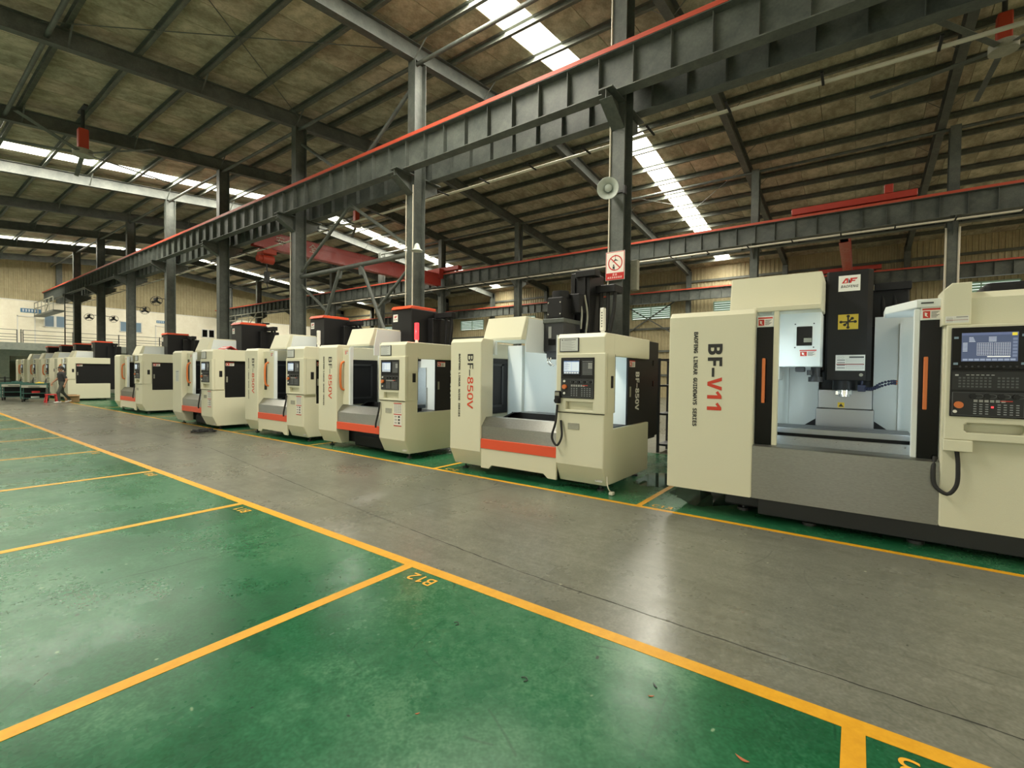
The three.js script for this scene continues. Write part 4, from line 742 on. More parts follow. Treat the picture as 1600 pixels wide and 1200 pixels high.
    obj('cable_arm', [rb(X(1.45), X(2.05), 2.92, 3.04, Z(-2.2), Z(-2.05), 0.01, 1), tube([[X(1.78), 2.95, Z(-2.15)], [X(1.80), 2.7, Z(-2.15)], [X(1.78), 2.2, Z(-2.15)]], 0.035, 12), tube([[X(1.95), 2.95, Z(-2.15)], [X(1.97), 2.7, Z(-2.15)], [X(1.9), 2.2, Z(-2.15)]], 0.035, 12)], M.blackMatte, m);
    obj('spindle_nose', [cylY(X(1.16), 1.72, 1.9, Z(-1.6), 0.08, 16)], M.chrome, m);
  }
  // sliding front door
  if (o.door) {
    const dw = o.door, d = obj('front_door', rb(X(0.68), X(0.68 + dw), 0.93, 2.14, Z(-0.20), Z(-0.15), 0.012), M.cream, m);
    obj('door_edge', bx(X(0.68 + dw), X(0.68 + dw + 0.05), 0.93, 2.14, Z(-0.22), Z(-0.15)), M.white, d);
    const hxx = X(0.68 + (dw > 0.3 ? 0.26 : 0.05));
    obj('handle', tube([[hxx, 1.25, Z(-0.15)], [hxx, 1.28, Z(-0.09)], [hxx, 1.55, Z(-0.06)], [hxx, 1.82, Z(-0.09)], [hxx, 1.85, Z(-0.15)]], 0.024, 20, 8), M.orange, d);
    if (dw > 0.3) obj('door_window', rb(X(0.74), X(0.86), 1.15, 1.95, Z(-0.155), Z(-0.144), 0.05, 3), M.black, d);
    decalZ('warning_tag', X(0.68 + dw - 0.14), X(0.68 + dw - 0.03), 2.0, 2.08, Z(-0.1475), PWARN(), d);
  }
  // hand wheel pendant on its curly cord
  if (o.pendant) {
    const p = obj('pendant', [rb(X(cb + 0.01), X(cb + 0.10), 1.22, 1.40, Z(0.03), Z(0.075), 0.015), cylZ(X(cb + 0.055), 1.26, Z(0.075), Z(0.10), 0.035, 16)], M.blackMatte, m);
    obj('label_plate', bx(X(cb + 0.02), X(cb + 0.09), 1.33, 1.38, Z(0.075), Z(0.078)), M.steelPale, p);
    obj('cord', tube([[X(cb + 0.05), 1.2, Z(0.05)], [X(cb + 0.03), 0.95, Z(0.06)], [X(cb - 0.02), 0.72, Z(0.07)], [X(cb + 0.06), 0.62, Z(0.07)], [X(cb + 0.13), 0.74, Z(0.06)], [X(cb + 0.1), 0.98, Z(0.03)]], 0.017, 40, 8), M.rubber, p);
  } else obj('cord', tube([[X(cb + 0.06), 1.06, Z(0.03)], [X(cb + 0.06), 0.9, Z(0.05)], [X(cb - 0.02), 0.62, Z(0.06)], [X(cb - 0.03), 0.56, Z(0.05)]], 0.018, 20, 8), M.rubber, m);
  // signal tower
  if (o.tower) {
    const tx = X(R - 0.30), tz = Z(-0.55), t = obj('signal_tower', cylY(tx, 2.2, 2.28, tz, 0.03, 12), M.frameWhite, m);
    if (o.tower === 'red') { obj('signal_lamp', rb(tx - 0.035, tx + 0.035, 2.28, 2.62, tz - 0.035, tz + 0.035, 0.015), M.alarmRed, t); const l = new THREE.PointLight(lin(1, 0.05, 0.05), 0.5); l.position.set(tx, 2.45, tz + 0.08); l.castShadow = true; scene.add(l); }
    else { obj('signal_lamp', rb(tx - 0.035, tx + 0.035, 2.28, 2.62, tz - 0.035, tz + 0.035, 0.012, 1), M.frameWhite, t); decalZ('signal_print', tx - 0.025, tx + 0.025, 2.30, 2.60, tz + 0.0365, PTOWER(), t); }
  }
  // levelling feet
  for (const [fx, fz] of [[0.15, -0.25], [R - 0.15, -0.25], [0.15, -1.5], [R - 0.15, -1.5]]) obj('levelling_foot', [cylY(X(fx), 0, 0.025, Z(fz), 0.05, 14), cylY(X(fx), 0.025, 0.12, Z(fz), 0.015, 8)], M.darkSteel, m);
  if (o.light) { postLamp(m, X(0.36), 1.05, 2.05, Z(-0.40), o.light, [X(1.3), 1.4, Z(-1.5)]); postLamp(m, X(R - 0.38), 1.05, 2.05, Z(-0.40), o.light, [X(1.5), 1.4, Z(-1.55)]); }
  obj('pod_seam', bx(X(cb + 0.02), X(R + 0.01), 1.088, 1.099, Z(0.0), Z(0.004)), M.crack, m);
  return m;
}
machine850({ x: -5.6, label: 'cream and red machining centre with uncovered spindle motor beside the open stainless machine', pendant: true, tower: 'white', light: 42 });
machine850({ x: -9.6, label: 'cream machining centre with black head cover and glowing red signal lamp', cover: true, tower: 'red', door: 0.22, openApron: true, chart: true, sideOpen: -0.85, light: 18 });
machine850({ x: -13.05, label: 'cream machining centre with wide half-closed door and white signal lamp', cover: true, tower: 'white', door: 0.52, chart: true, sideOpen: -0.32, light: 12 });
machine850({ x: -17.0, z: -5.5, label: 'cream machining centre standing forward of the row with a red card on its roof', cover: true, door: 0.4, openApron: true, chart: true, sideOpen: -0.32, sketch: true, text: false, light: 10 });
machine850({ x: -24.3, w: 3.25, label: 'cream machining centre whose side window faces the forward one, beyond the last gap', cover: true, door: 0.3, sideOpen: -0.32, text: false });
machine850({ x: -34.85, label: 'cream machining centre with long dark side window beside the walking man', cover: true, door: 0.3, sideOpen: -0.32, text: false });
machine850({ x: -38.85, label: 'cream machining centre just behind the tool trolleys', cover: true, door: 0.3, text: false, sideOpen: -0.32 });
machine850({ x: -42.35, label: 'cream machining centre second to last before the office wall', cover: true, door: 0.3, text: false, sideOpen: -0.32 });
machine850({ x: -46.25, label: 'cream machining centre nearest the office wall', cover: true, door: 0.3, text: false, sideOpen: -0.32 });

// ---------- the large open machine ----------
{
  const z0 = -5.85, m = thing('large_machining_centre', 'large cream machining centre with stainless front apron and open doors', 'machine', [0.05, 0, -6.9]);
  const lp = obj('front_panel', prismX([[z0, 0.27], [z0, 2.34], [z0 - 0.07, 2.40], [z0 - 0.30, 2.40], [z0 - 0.30, 0.27]], -1.89, -0.94, 0.016), M.cream, m);
  decalZ('model_lettering', -1.47, -1.24, 1.2, 2.03, z0 + 0.003, PV11(), lp); decalZ('series_lettering', -1.60, -1.54, 1.03, 2.16, z0 + 0.003, PGUIDE('BAOFENG LINEAR GUIDEWAYS SERIES'), lp);
  obj('side_panel', rb(-1.89, -1.82, 0.27, 2.40, z0 - 2.1, z0 - 0.28, 0.012), M.cream, m);
  obj('apron', [prismX([[z0 - 0.012, 0.27], [z0 - 0.012, 0.855], [z0 - 0.04, 0.868], [z0 - 0.28, 0.868], [z0 - 0.28, 0.855], [z0 - 0.045, 0.85], [z0 - 0.03, 0.27]], -0.94, 0.63)], M.stainless, m);
  // doors: smoked black leaves with orange bars
  for (const [a, b, hx, nm] of [[-0.935, -0.765, -0.85, 'left'], [0.47, 0.625, 0.515, 'right']]) {
    const d = obj('sliding_door', rb(a, b, 0.87, 2.19, z0 - 0.13, z0 - 0.10, 0.006, 1), M.black, m);
    obj('handle', [rb(hx - 0.016, hx + 0.016, 1.34, 1.84, z0 - 0.065, z0 - 0.04, 0.008), cylZ(hx, 1.40, z0 - 0.10, z0 - 0.05, 0.012, 8), cylZ(hx, 1.78, z0 - 0.10, z0 - 0.05, 0.012, 8)], M.orange, d);
    obj('door_header', rb(a, b, 2.19, 2.315, z0 - 0.14, z0 - 0.095, 0.006, 1), M.white, m); decalZ('warning_tag', a + 0.012, b - 0.012, 2.20, 2.30, z0 - 0.093, PWARN(), m);
  }
  obj('door_post', [rb(-0.765, -0.715, 0.87, 2.36, z0 - 0.17, z0 - 0.09, 0.008, 1)], M.cream, m);
  obj('door_post', [rb(0.425, 0.47, 0.87, 2.30, z0 - 0.17, z0 - 0.10, 0.008, 1)], M.white, m);
  obj('top_ledge', [rb(-0.95, -0.33, 2.36, 2.42, z0 - 0.42, z0 - 0.09, 0.01, 1), rb(-1.0, -0.55, 2.40, 2.43, z0 - 0.35, z0 - 0.2, 0.008, 1)], M.cream, m);
  obj('canopy', [prismY([[0.44, z0 - 0.08], [0.62, z0 - 0.08], [0.62, z0 - 0.95], [0.22, z0 - 0.95], [0.22, z0 - 0.55]], 2.31, 2.39, 0.01)], M.white, m);
  obj('canopy_slot', bx(0.47, 0.56, 2.345, 2.358, z0 - 0.0805, z0 - 0.074), M.iron, m);
  // liner and inner walls
  obj('liner', [bx(-1.25, -0.42, 0.8, 2.40, -7.56, -7.5), bx(0.16, 0.95, 0.8, 2.40, -7.56, -7.5), bx(-1.25, -1.2, 0.8, 2.40, -7.5, z0 - 0.3), bx(0.85, 0.9, 0.8, 2.40, -7.5, z0 - 0.17), bx(0.40, 0.43, 0.85, 2.3, -7.50, -7.40), bx(-0.78, -0.76, 0.85, 2.3, -7.50, -7.44), bx(-1.2, 0.85, 0.72, 0.80, -7.5, z0 - 0.28)], M.white, m);
  // magazine cover outside (hood) and inside (tool guard)
  obj('magazine_hood', prismX([[-6.26, 2.42], [-6.34, 2.83], [-7.35, 2.83], [-7.35, 2.42]], -1.29, -0.345, 0.016), M.cream, m);
  const tg = obj('tool_guard', [rb(-0.86, -0.36, 1.76, 2.41, -7.3, -6.6, 0.012)], M.white, m);
  obj('guard_window', rb(-0.605, -0.445, 2.01, 2.24, -6.605, -6.592, 0.015), M.black, tg);
  obj('window_tag', bx(-0.53, -0.45, 2.05, 2.10, -6.592, -6.590), M.steelPale, tg);
  for (const [a, b] of [[-0.83, 2.32], [-0.83, 1.98], [-0.62, 2.27], [-0.43, 2.27], [-0.62, 1.99], [-0.43, 1.99], [-0.83, 1.82]]) obj('screw', cylZ(a, b, -6.6, -6.594, 0.008, 8), M.iron, tg);
  decalZ('warning_tag', -0.57, -0.40, 1.88, 1.96, -6.598, PWARN(), tg);
  obj('tool_gripper', [cylY(-0.42, 1.64, 1.77, -6.85, 0.05, 14), cylY(-0.42, 1.58, 1.64, -6.85, 0.075, 14), rb(-0.62, -0.52, 1.70, 1.76, -6.8, -6.68, 0.01), cylY(-0.47, 1.66, 1.72, -6.72, 0.03, 10)], M.iron, m);
  obj('guard_lip', rb(-0.90, -0.78, 1.60, 1.76, -6.95, -6.6, 0.01, 1), M.white, m);
  // head and column
  const hd = obj('head_cover', [prismY([[-0.335, -7.02], [-0.31, -7.0], [0.075, -7.0], [0.125, -7.06], [0.125, -7.75], [-0.335, -7.75]], 1.60, 2.93, 0.008)], M.blackMetal, m);
  obj('head_rail', rb(-0.395, -0.34, 1.72, 2.86, -7.6, -7.06, 0.01, 1), M.black, m);
  decalZ('maker_badge', -0.215, 0.0, 2.68, 2.87, -6.9975, PLOGO(), hd); decalZ('axis_tag', -0.21, -0.01, 2.22, 2.40, -6.9975, PAXES(), hd); decalZ('data_plate', -0.225, 0.065, 1.72, 1.91, -6.9975, PPLATE(), hd);
  obj('round_badge', cylZ(0.03, 1.67, -7.0, -6.996, 0.02, 16), M.steelPale, hd);
  obj('spindle_housing', [cylY(-0.13, 1.48, 1.61, -7.2, 0.13, 28)], M.blackMetal, m); obj('spindle_nose', [cylY(-0.13, 1.43, 1.49, -7.2, 0.085, 24), cylY(-0.13, 1.40, 1.43, -7.2, 0.06, 20), rb(-0.22, -0.19, 1.42, 1.47, -7.14, -7.09, 0.004, 1)], M.chrome, m);
  const cbk = obj('coolant_block', [rb(0.0, 0.08, 1.47, 1.55, -7.12, -7.02, 0.008), cylY(0.04, 1.55, 1.66, -7.06, 0.014, 8)], M.hose, m);
  for (const dy of [0, 0.035]) { const pts = [[0.06, 1.5 + dy * 0.4, -7.04], [0.14, 1.50 + dy * 0.5, -6.98], [0.22, 1.54 + dy, -6.94], [0.32, 1.575 + dy * 0.8, -6.9], [0.36, 1.57 + dy * 0.8, -6.88]], cv = new THREE.CatmullRomCurve3(pts.map((p) => V(...p))); const seg = []; for (let k = 0; k < 15; k++) { const p = cv.getPoint(k / 14 * 0.92), s = new THREE.SphereGeometry(0.0145, 8, 6); s.translate(p.x, p.y, p.z); seg.push(s); } obj('segmented_hose', seg, M.hose, cbk); const e = cv.getPoint(0.93), f = cv.getPoint(1); obj('hose_nozzle', bar([e.x, e.y, e.z], [f.x, f.y, f.z], 0.013, 8, 0.008), M.orange, cbk); }
  obj('way_cover', [rb(-0.43, 0.17, 0.95, 1.24, -7.48, -7.22, 0.008, 1), rb(-0.41, 0.15, 1.24, 1.48, -7.48, -7.28, 0.008, 1)], M.table, m);
  decalZ('caution_tag', -0.20, -0.13, 1.255, 1.32, -7.2775, PJOY(), m);
  for (const [a, s] of [[-0.43, -1], [0.17, 1]]) obj('corner_wedge', prismZ([[a, 0.98], [a + s * 0.16, 0.98], [a, 1.1]].sort((p, q) => (s > 0 ? 0 : 0)), -7.35, -7.3), M.blackMatte, m);
  obj('column_top', [rb(-0.25, 0.5, 2.3, 2.78, -8.2, -7.75, 0.02), tube([[0.22, 2.8, -7.8], [0.24, 2.6, -7.78], [0.23, 2.2, -7.8]], 0.04, 10), tube([[0.34, 2.8, -7.8], [0.36, 2.6, -7.78], [0.35, 2.2, -7.8]], 0.04, 10), rb(0.15, 0.52, 2.76, 2.86, -7.95, -7.7, 0.01, 1)], M.blackMatte, m);
  // table and trough
  const tb = obj('work_table', [rb(-0.84, 0.48, 0.965, 1.03, -7.05, -6.5, 0.005, 1)], M.table, m);
  for (let k = 0; k < 4; k++) obj('t_slot', bx(-0.83, 0.47, 1.0295, 1.0315, -6.95 + k * 0.12, -6.93 + k * 0.12), M.iron, tb);
  obj('table_front', bx(-0.84, 0.48, 0.925, 0.967, -6.515, -6.498), M.black, tb);
  obj('trough', [bx(-0.86, 0.50, 0.78, 0.93, -6.5, -6.46), bx(0.48, 0.60, 0.78, 0.90, -6.9, -6.4)], M.stainless, m); for (let k = 0; k < 7; k++) obj('screw', cylZ(-0.78 + k * 0.2, 0.90, -6.46, -6.455, 0.007, 8), M.steelBright, m);
  // operator cabinet on the right
  const cab = obj('operator_cabinet', prismX([[z0, 0.27], [z0, 2.36], [z0 - 0.06, 2.42], [z0 - 0.5, 2.42], [z0 - 0.5, 0.27]], 0.63, 1.96, 0.016), M.cream, m);
  obj('side_panel', rb(1.88, 1.95, 0.27, 2.42, z0 - 2.1, z0 - 0.48, 0.012), M.cream, m);
  obj('cable_box', prismZ([[0.61, 2.12], [0.80, 2.12], [0.80, 2.50], [0.67, 2.50], [0.61, 2.44]], z0 - 0.3, z0 + 0.06, 0.01), M.cream, m); decalZ('rating_plate', 0.63, 0.785, 2.14, 2.20, z0 + 0.0625, PPLATE(), cab);
  const rec = [[0.79, 1.16], [0.77, 1.18], [0.77, 1.225], [0.79, 1.245], [1.13, 1.245], [1.15, 1.225], [1.15, 1.18], [1.13, 1.16]];
  obj('control_pod', [prismZ([[0.64, 1.09], [1.30, 1.09], [1.30, 2.115], [0.64, 2.115]], z0 + 0.01, z0 + 0.10, 0.008, [rec])], M.cream, m);
  const pan = obj('control_panel', rb(0.67, 1.15, 1.30, 2.09, z0 + 0.095, z0 + 0.115, 0.006, 1), M.blackMatte, m), zf = z0 + 0.115;
  obj('screen_bezel', rb(0.675, 1.145, 1.72, 2.085, zf, zf + 0.006, 0.004, 1), M.black, pan); decalZ('screen', 0.735, 1.085, 1.79, 2.04, zf + 0.0075, PSCREENBIG(), pan);
  for (const [a, b] of [[0.685, 1.99], [0.685, 1.76], [1.105, 2.0], [1.105, 1.76]]) obj('screen_clip', bx(a, a + 0.03, b, b + 0.02, zf + 0.006, zf + 0.008), M.glassBlue, pan);
  for (let k = 0; k < 10; k++) obj('soft_key', cylZ(0.73 + k * 0.039, 1.745, zf + 0.006, zf + 0.010, 0.008, 8), M.iron, pan);
  decalZ('key_field', 0.68, 1.14, 1.54, 1.70, zf + 0.0015, print('keysmid', 320, 120, (c, W, H) => { c.fillStyle = '#151617'; c.fillRect(0, 0, W, H); c.fillStyle = '#b9bab8'; c.fillRect(14, 18, 16, 10); for (let k = 0; k < 6; k++) c.fillRect(64 + k * 22, 20, 14, 4); c.fillStyle = '#4b4e50'; for (let r = 0; r < 4; r++) for (let q = 0; q < 14; q++) if (q !== 8) c.fillRect(30 + q * 19, 36 + r * 19, 12, 11); }), pan);
  decalZ('button_field', 0.68, 1.14, 1.31, 1.52, zf + 0.0015, PKEYS(), pan);
  for (let k = 0; k < 4; k++) obj('knob', cylZ(0.82 + k * 0.088, 1.485, zf, zf + 0.02, 0.022, 14), M.blackMetal, pan);
  obj('stop_button', [cylZ(0.727, 1.405, zf, zf + 0.04, 0.03, 18)], M.orange, pan); obj('push_button', cylZ(0.705, 1.345, zf, zf + 0.012, 0.014, 12), M.frameWhite, pan); obj('lit_key', bx(0.935, 0.95, 1.385, 1.40, zf + 0.001, zf + 0.006), M.alarmRed, pan);
  obj('pod_shelf', rb(0.635, 0.83, 0.985, 1.088, z0, z0 + 0.11, 0.008, 1), M.cream, m);
  obj('cord', tube([[0.735, 0.985, z0 + 0.05], [0.745, 0.85, z0 + 0.06], [0.735, 0.66, z0 + 0.06], [0.68, 0.585, z0 + 0.06], [0.60, 0.64, z0 + 0.04], [0.585, 0.78, z0 + 0.01], [0.60, 0.90, z0 - 0.06]], 0.017, 40, 10), M.rubber, m);
  obj('rear_cabinet', [rb(-1.75, 1.8, 0.3, 2.3, -8.6, -7.6, 0.02)], M.blackMetal, m);
  obj('chip_motor', [rb(1.0, 1.8, 2.42, 2.60, -7.4, -6.6, 0.05)], M.blackMatte, m);
  obj('base', [rb(-1.3, 1.7, 0.06, 0.75, -7.9, -6.25, 0.03), rb(-0.9, 1.8, 0.05, 0.26, -7.6, -6.05, 0.01, 1)], M.iron, m);
  for (const [fx, fz] of [[-1.1, -6.35], [-0.4, -6.15], [0.5, -6.15], [1.4, -6.15], [-1.3, -7.7], [1.4, -7.7]]) obj('levelling_foot', [cylY(fx, 0, 0.03, fz, 0.07, 14), cylY(fx, 0.03, 0.1, fz, 0.02, 8)], M.darkSteel, m);
  postLamp(m, -0.87, 1.05, 2.1, z0 - 0.21, 20, [-0.1, 1.4, -7.3]);
  postLamp(m, 0.56, 1.05, 2.1, z0 - 0.21, 20, [-0.2, 1.4, -7.3]);
}
// ---------- the walking man ----------
function figure(center, half, res, bones, k = 0.03) {   // smooth union of tapered capsules, meshed on a grid; colours by the nearest bone
  const mc = new MarchingCubes(res, new THREE.MeshStandardMaterial(), false, false, 60000); mc.isolation = 0; mc.reset();
  const P = new Float32Array(3), near = (x, y, z) => {
    let d = 1e9, best = 1e9, col = null;
    for (const b of bones) {
      const [ax, ay, az] = b.a, [bx_, by, bz] = b.b, ux = bx_ - ax, uy = by - ay, uz = bz - az, L = ux * ux + uy * uy + uz * uz || 1e-9;
      let t = ((x - ax) * ux + (y - ay) * uy + (z - az) * uz) / L; t = Math.max(0, Math.min(1, t));
      const q = Math.hypot((x - ax - ux * t) * (b.sx ?? 1), y - ay - uy * t, z - az - uz * t) - (b.r[0] + (b.r[1] - b.r[0]) * t);
      if (q < best) { best = q; col = b.c; }
      const h = Math.max(0, Math.min(1, 0.5 + 0.5 * (q - d) / k)); d = d === 1e9 ? q : q * (1 - h) + d * h - k * h * (1 - h);
    }
    return [d, col];
  };
  for (let i = 0; i < res; i++) for (let j = 0; j < res; j++) for (let l = 0; l < res; l++) {
    const h = res / 2; mc.field[i + j * res + l * res * res] = -near(center[0] + (i - h) / h * half, center[1] + (j - h) / h * half, center[2] + (l - h) / h * half)[0];
  }
  mc.update();
  const n = mc.count, pos = new Float32Array(n * 3), nor = new Float32Array(n * 3), col = new Float32Array(n * 3);
  for (let i = 0; i < n; i++) {
    for (let q = 0; q < 3; q++) { pos[i * 3 + q] = center[q] + mc.positionArray[i * 3 + q] * half; nor[i * 3 + q] = mc.normalArray[i * 3 + q]; }
    const c = near(pos[i * 3], pos[i * 3 + 1], pos[i * 3 + 2])[1]; col.set(c, i * 3);
  }
  const g = new THREE.BufferGeometry(); g.setAttribute('position', new THREE.BufferAttribute(pos, 3)); g.setAttribute('normal', new THREE.BufferAttribute(nor, 3)); g.setAttribute('color', new THREE.BufferAttribute(col, 3));
  return g;
}
{
  const skin = [0.42, 0.24, 0.15], shirt = [0.025, 0.026, 0.028], pants = [0.045, 0.05, 0.04], shoe = [0.55, 0.53, 0.48];
  const B = (a, b, r0, r1, c, sx) => ({ a, b, r: [r0, r1], c, sx });
  const body = [
    B([0, 0.95, 0], [0, 1.12, 0.0], 0.135, 0.13, pants, 0.85), B([0, 1.08, 0], [0, 1.34, 0.03], 0.135, 0.15, shirt, 0.78), B([-0.13, 1.39, 0.02], [0.13, 1.39, 0.02], 0.075, 0.075, shirt), B([0, 1.42, 0.03], [0, 1.53, 0.05], 0.055, 0.05, skin),
    B([0.09, 0.92, 0], [0.10, 0.50, 0.17], 0.095, 0.065, pants), B([0.10, 0.50, 0.17], [0.10, 0.10, 0.14], 0.062, 0.045, pants), B([0.10, 0.05, 0.11], [0.10, 0.04, 0.30], 0.045, 0.038, shoe),
    B([-0.09, 0.92, 0], [-0.10, 0.52, -0.03], 0.095, 0.065, pants), B([-0.10, 0.52, -0.03], [-0.10, 0.14, -0.30], 0.062, 0.045, pants), B([-0.10, 0.09, -0.32], [-0.10, 0.035, -0.14], 0.045, 0.036, shoe),
    B([0.185, 1.385, 0.02], [0.22, 1.20, -0.05], 0.062, 0.055, shirt), B([0.22, 1.20, -0.05], [0.235, 1.10, -0.09], 0.046, 0.042, skin), B([0.235, 1.10, -0.09], [0.22, 0.88, -0.03], 0.042, 0.03, skin),
    B([-0.185, 1.385, 0.02], [-0.22, 1.21, 0.07], 0.062, 0.055, shirt), B([-0.22, 1.21, 0.07], [-0.235, 1.12, 0.12], 0.046, 0.042, skin), B([-0.235, 1.12, 0.12], [-0.22, 0.96, 0.29], 0.042, 0.03, skin),
  ];
  const head = [B([0, 1.60, 0.045], [0, 1.655, 0.05], 0.088, 0.088, skin, 1.12), B([0, 1.535, 0.08], [0, 1.55, 0.09], 0.052, 0.05, skin), B([0, 1.60, 0.135], [0, 1.575, 0.158], 0.012, 0.017, skin), B([0.082, 1.60, 0.04], [0.085, 1.575, 0.04], 0.018, 0.014, skin), B([-0.082, 1.60, 0.04], [-0.085, 1.575, 0.04], 0.018, 0.014, skin), B([0, 1.45, 0.03], [0, 1.53, 0.05], 0.053, 0.05, skin), B([-0.03, 1.543, 0.137], [0.03, 1.543, 0.137], 0.007, 0.007, [0.3, 0.12, 0.09]), B([-0.032, 1.61, 0.128], [-0.03, 1.61, 0.13], 0.009, 0.009, [0.03, 0.02, 0.02]), B([0.032, 1.61, 0.128], [0.03, 1.61, 0.13], 0.009, 0.009, [0.03, 0.02, 0.02])];
  const handBones = (w, dir) => {
    const [x, y, z] = w, o = [B([x, y, z], [x, y - 0.075, z + 0.015], 0.027, 0.03, skin, 1.5)];
    [[-0.026, 0.07], [-0.009, 0.082], [0.009, 0.078], [0.026, 0.06]].forEach(([dz, L]) => { const a = [x, y - 0.085, z + 0.015 + dz], b = [x - dir * 0.008, y - 0.085 - L * 0.55, z + 0.022 + dz], c = [x - dir * 0.026, y - 0.085 - L, z + 0.024 + dz]; o.push(B(a, b, 0.0095, 0.009, skin), B(b, c, 0.009, 0.0075, skin)); });
    o.push(B([x, y - 0.03, z + 0.035], [x - dir * 0.012, y - 0.065, z + 0.06], 0.012, 0.0105, skin), B([x - dir * 0.012, y - 0.065, z + 0.06], [x - dir * 0.018, y - 0.095, z + 0.062], 0.0105, 0.0085, skin));
    return o;
  };
  const geos = [figure([0, 0.80, 0], 0.86, 96, body, 0.035), figure([0, 1.58, 0.05], 0.16, 56, head, 0.012), figure([0.22, 0.81, -0.01], 0.13, 52, handBones([0.22, 0.88, -0.03], 1), 0.006), figure([-0.22, 0.89, 0.31], 0.13, 52, handBones([-0.22, 0.96, 0.29], -1), 0.006)];
  const p = thing('person', 'man in dark T-shirt, cap and work trousers walking past the far machines', 'person', [0, 0, 0]);
  const m = new THREE.Mesh(mergeGeometries(geos), new THREE.MeshStandardMaterial({ vertexColors: true, roughness: 0.8 })); m.name = 'body'; m.castShadow = m.receiveShadow = true; p.add(m);
  const hair = new THREE.SphereGeometry(0.1, 18, 10, 0, Math.PI * 2, 0.9, 1.1); hair.scale(0.92, 1, 1); hair.translate(0, 1.615, 0.025); obj('hair', hair, std(lin(0.012, 0.011, 0.011), 0.8), p);
  const cap = new THREE.SphereGeometry(0.105, 20, 10, 0, Math.PI * 2, 0, Math.PI * 0.5); cap.scale(0.94, 0.9, 1.05); cap.translate(0, 1.655, 0.04); const brim = new THREE.CylinderGeometry(0.085, 0.085, 0.012, 20); brim.scale(1, 1, 1.1); brim.rotateX(0.12); brim.translate(0, 1.652, 0.135);
  obj('cap', [cap, brim], std(lin(0.03, 0.028, 0.03), 0.8), p);
  obj('neck_strap', tube([[-0.07, 1.47, 0.02], [-0.06, 1.40, 0.125], [0, 1.28, 0.165], [0.06, 1.40, 0.125], [0.07, 1.47, 0.02]], 0.009, 20, 6), M.orange, p);
  p.position.set(-30.3, 0, -5.35); p.rotation.y = 0.12; p.scale.setScalar(1.0);
}

// ---------- things around him ----------
function cart(x, z, turn, label, open) {
  const c = thing('tool_trolley', label, 'trolley', [x, 0, z]); const w = 0.95, d = 0.5;
  const bX = (a) => x + a, bZ = (a) => z + a;
  for (const [a, b] of [[-1, -1], [1, -1], [-1, 1], [1, 1]]) { obj('post', bx(bX(a * (w / 2 - 0.02)) - 0.02, bX(a * (w / 2 - 0.02)) + 0.02, 0.14, 0.86, bZ(b * (d / 2 - 0.02)) - 0.02, bZ(b * (d / 2 - 0.02)) + 0.02), M.cartGreen, c); const wh = obj('caster', [cylX(bX(a * (w / 2 - 0.06)) - 0.02, bX(a * (w / 2 - 0.06)) + 0.02, 0.065, bZ(b * (d / 2 - 0.06)), 0.065, 14), bx(bX(a * (w / 2 - 0.06)) - 0.03, bX(a * (w / 2 - 0.06)) + 0.03, 0.11, 0.14, bZ(b * (d / 2 - 0.06)) - 0.03, bZ(b * (d / 2 - 0.06)) + 0.03)], M.rubber, c); }
  obj('top_tray', [bx(bX(-w / 2), bX(w / 2), 0.82, 0.835, bZ(-d / 2), bZ(d / 2)), bx(bX(-w / 2), bX(w / 2), 0.835, 0.90, bZ(-d / 2), bZ(-d / 2) + 0.015), bx(bX(-w / 2), bX(w / 2), 0.835, 0.90, bZ(d / 2) - 0.015, bZ(d / 2)), bx(bX(-w / 2), bX(-w / 2) + 0.015, 0.835, 0.90, bZ(-d / 2), bZ(d / 2)), bx(bX(w / 2) - 0.015, bX(w / 2), 0.835, 0.90, bZ(-d / 2), bZ(d / 2))], M.cartGreen, c);
  const dr = obj('drawer', rb(bX(-w / 2 + 0.03), bX(w / 2 - 0.03), 0.68, 0.81, bZ(-d / 2 + 0.02), bZ(d / 2), 0.01, 1), M.steelPale, c); obj('handle', cylX(bX(-0.2), bX(0.2), 0.74, bZ(d / 2 + 0.02), 0.01, 8), M.iron, dr);
  for (const y of [0.16, 0.40]) obj('shelf', bx(bX(-w / 2 + 0.02), bX(w / 2 - 0.02), y, y + 0.02, bZ(-d / 2 + 0.02), bZ(d / 2 - 0.02)), M.cartGreen, c);
  obj('back_panel', bx(bX(-w / 2 + 0.02), bX(w / 2 - 0.02), 0.16, 0.82, bZ(-d / 2), bZ(-d / 2 + 0.012)), M.blackMatte, c);
  obj('door', rb(bX(w / 2), bX(w / 2 + 0.02), 0.16, 0.66, bZ(d / 2 - 0.02), bZ(d / 2 + 0.4), 0.006, 1), M.steelPaint, c);
  c.rotation.y = turn; return c;
}
cart(-32.4, -4.75, 1.25, 'green tool trolley with open door next to the red stool'); cart(-34.6, -4.35, 1.25, 'dark green tool trolley standing behind the other trolley');
const onCart = (name, geo, mat, label, cat) => tag(obj(name, geo, mat), label, cat);
onCart('parts_box', rb(-32.5, -32.3, 0.421, 0.52, -4.9, -4.62, 0.01, 1), M.plasticRed, 'red parts box on the trolley shelf next to the red stool', 'box');
onCart('parts_box', rb(-32.48, -32.32, 0.181, 0.26, -4.88, -4.6, 0.01, 1), M.frameWhite, 'white parts box on the lowest trolley shelf', 'box');
onCart('tool_case', [rb(-32.5, -32.3, 0.84, 0.93, -5.05, -4.75, 0.02), rb(-32.45, -32.35, 0.93, 0.96, -4.95, -4.85, 0.01)], M.yellow, 'yellow tool case on top of the trolley next to the red stool', 'case');
onCart('tool_case', [rb(-34.75, -34.5, 0.84, 0.95, -4.6, -4.2, 0.02), rb(-34.66, -34.58, 0.95, 0.98, -4.45, -4.35, 0.01)], M.cartGreen, 'dark tool case on top of the rear trolley', 'case');
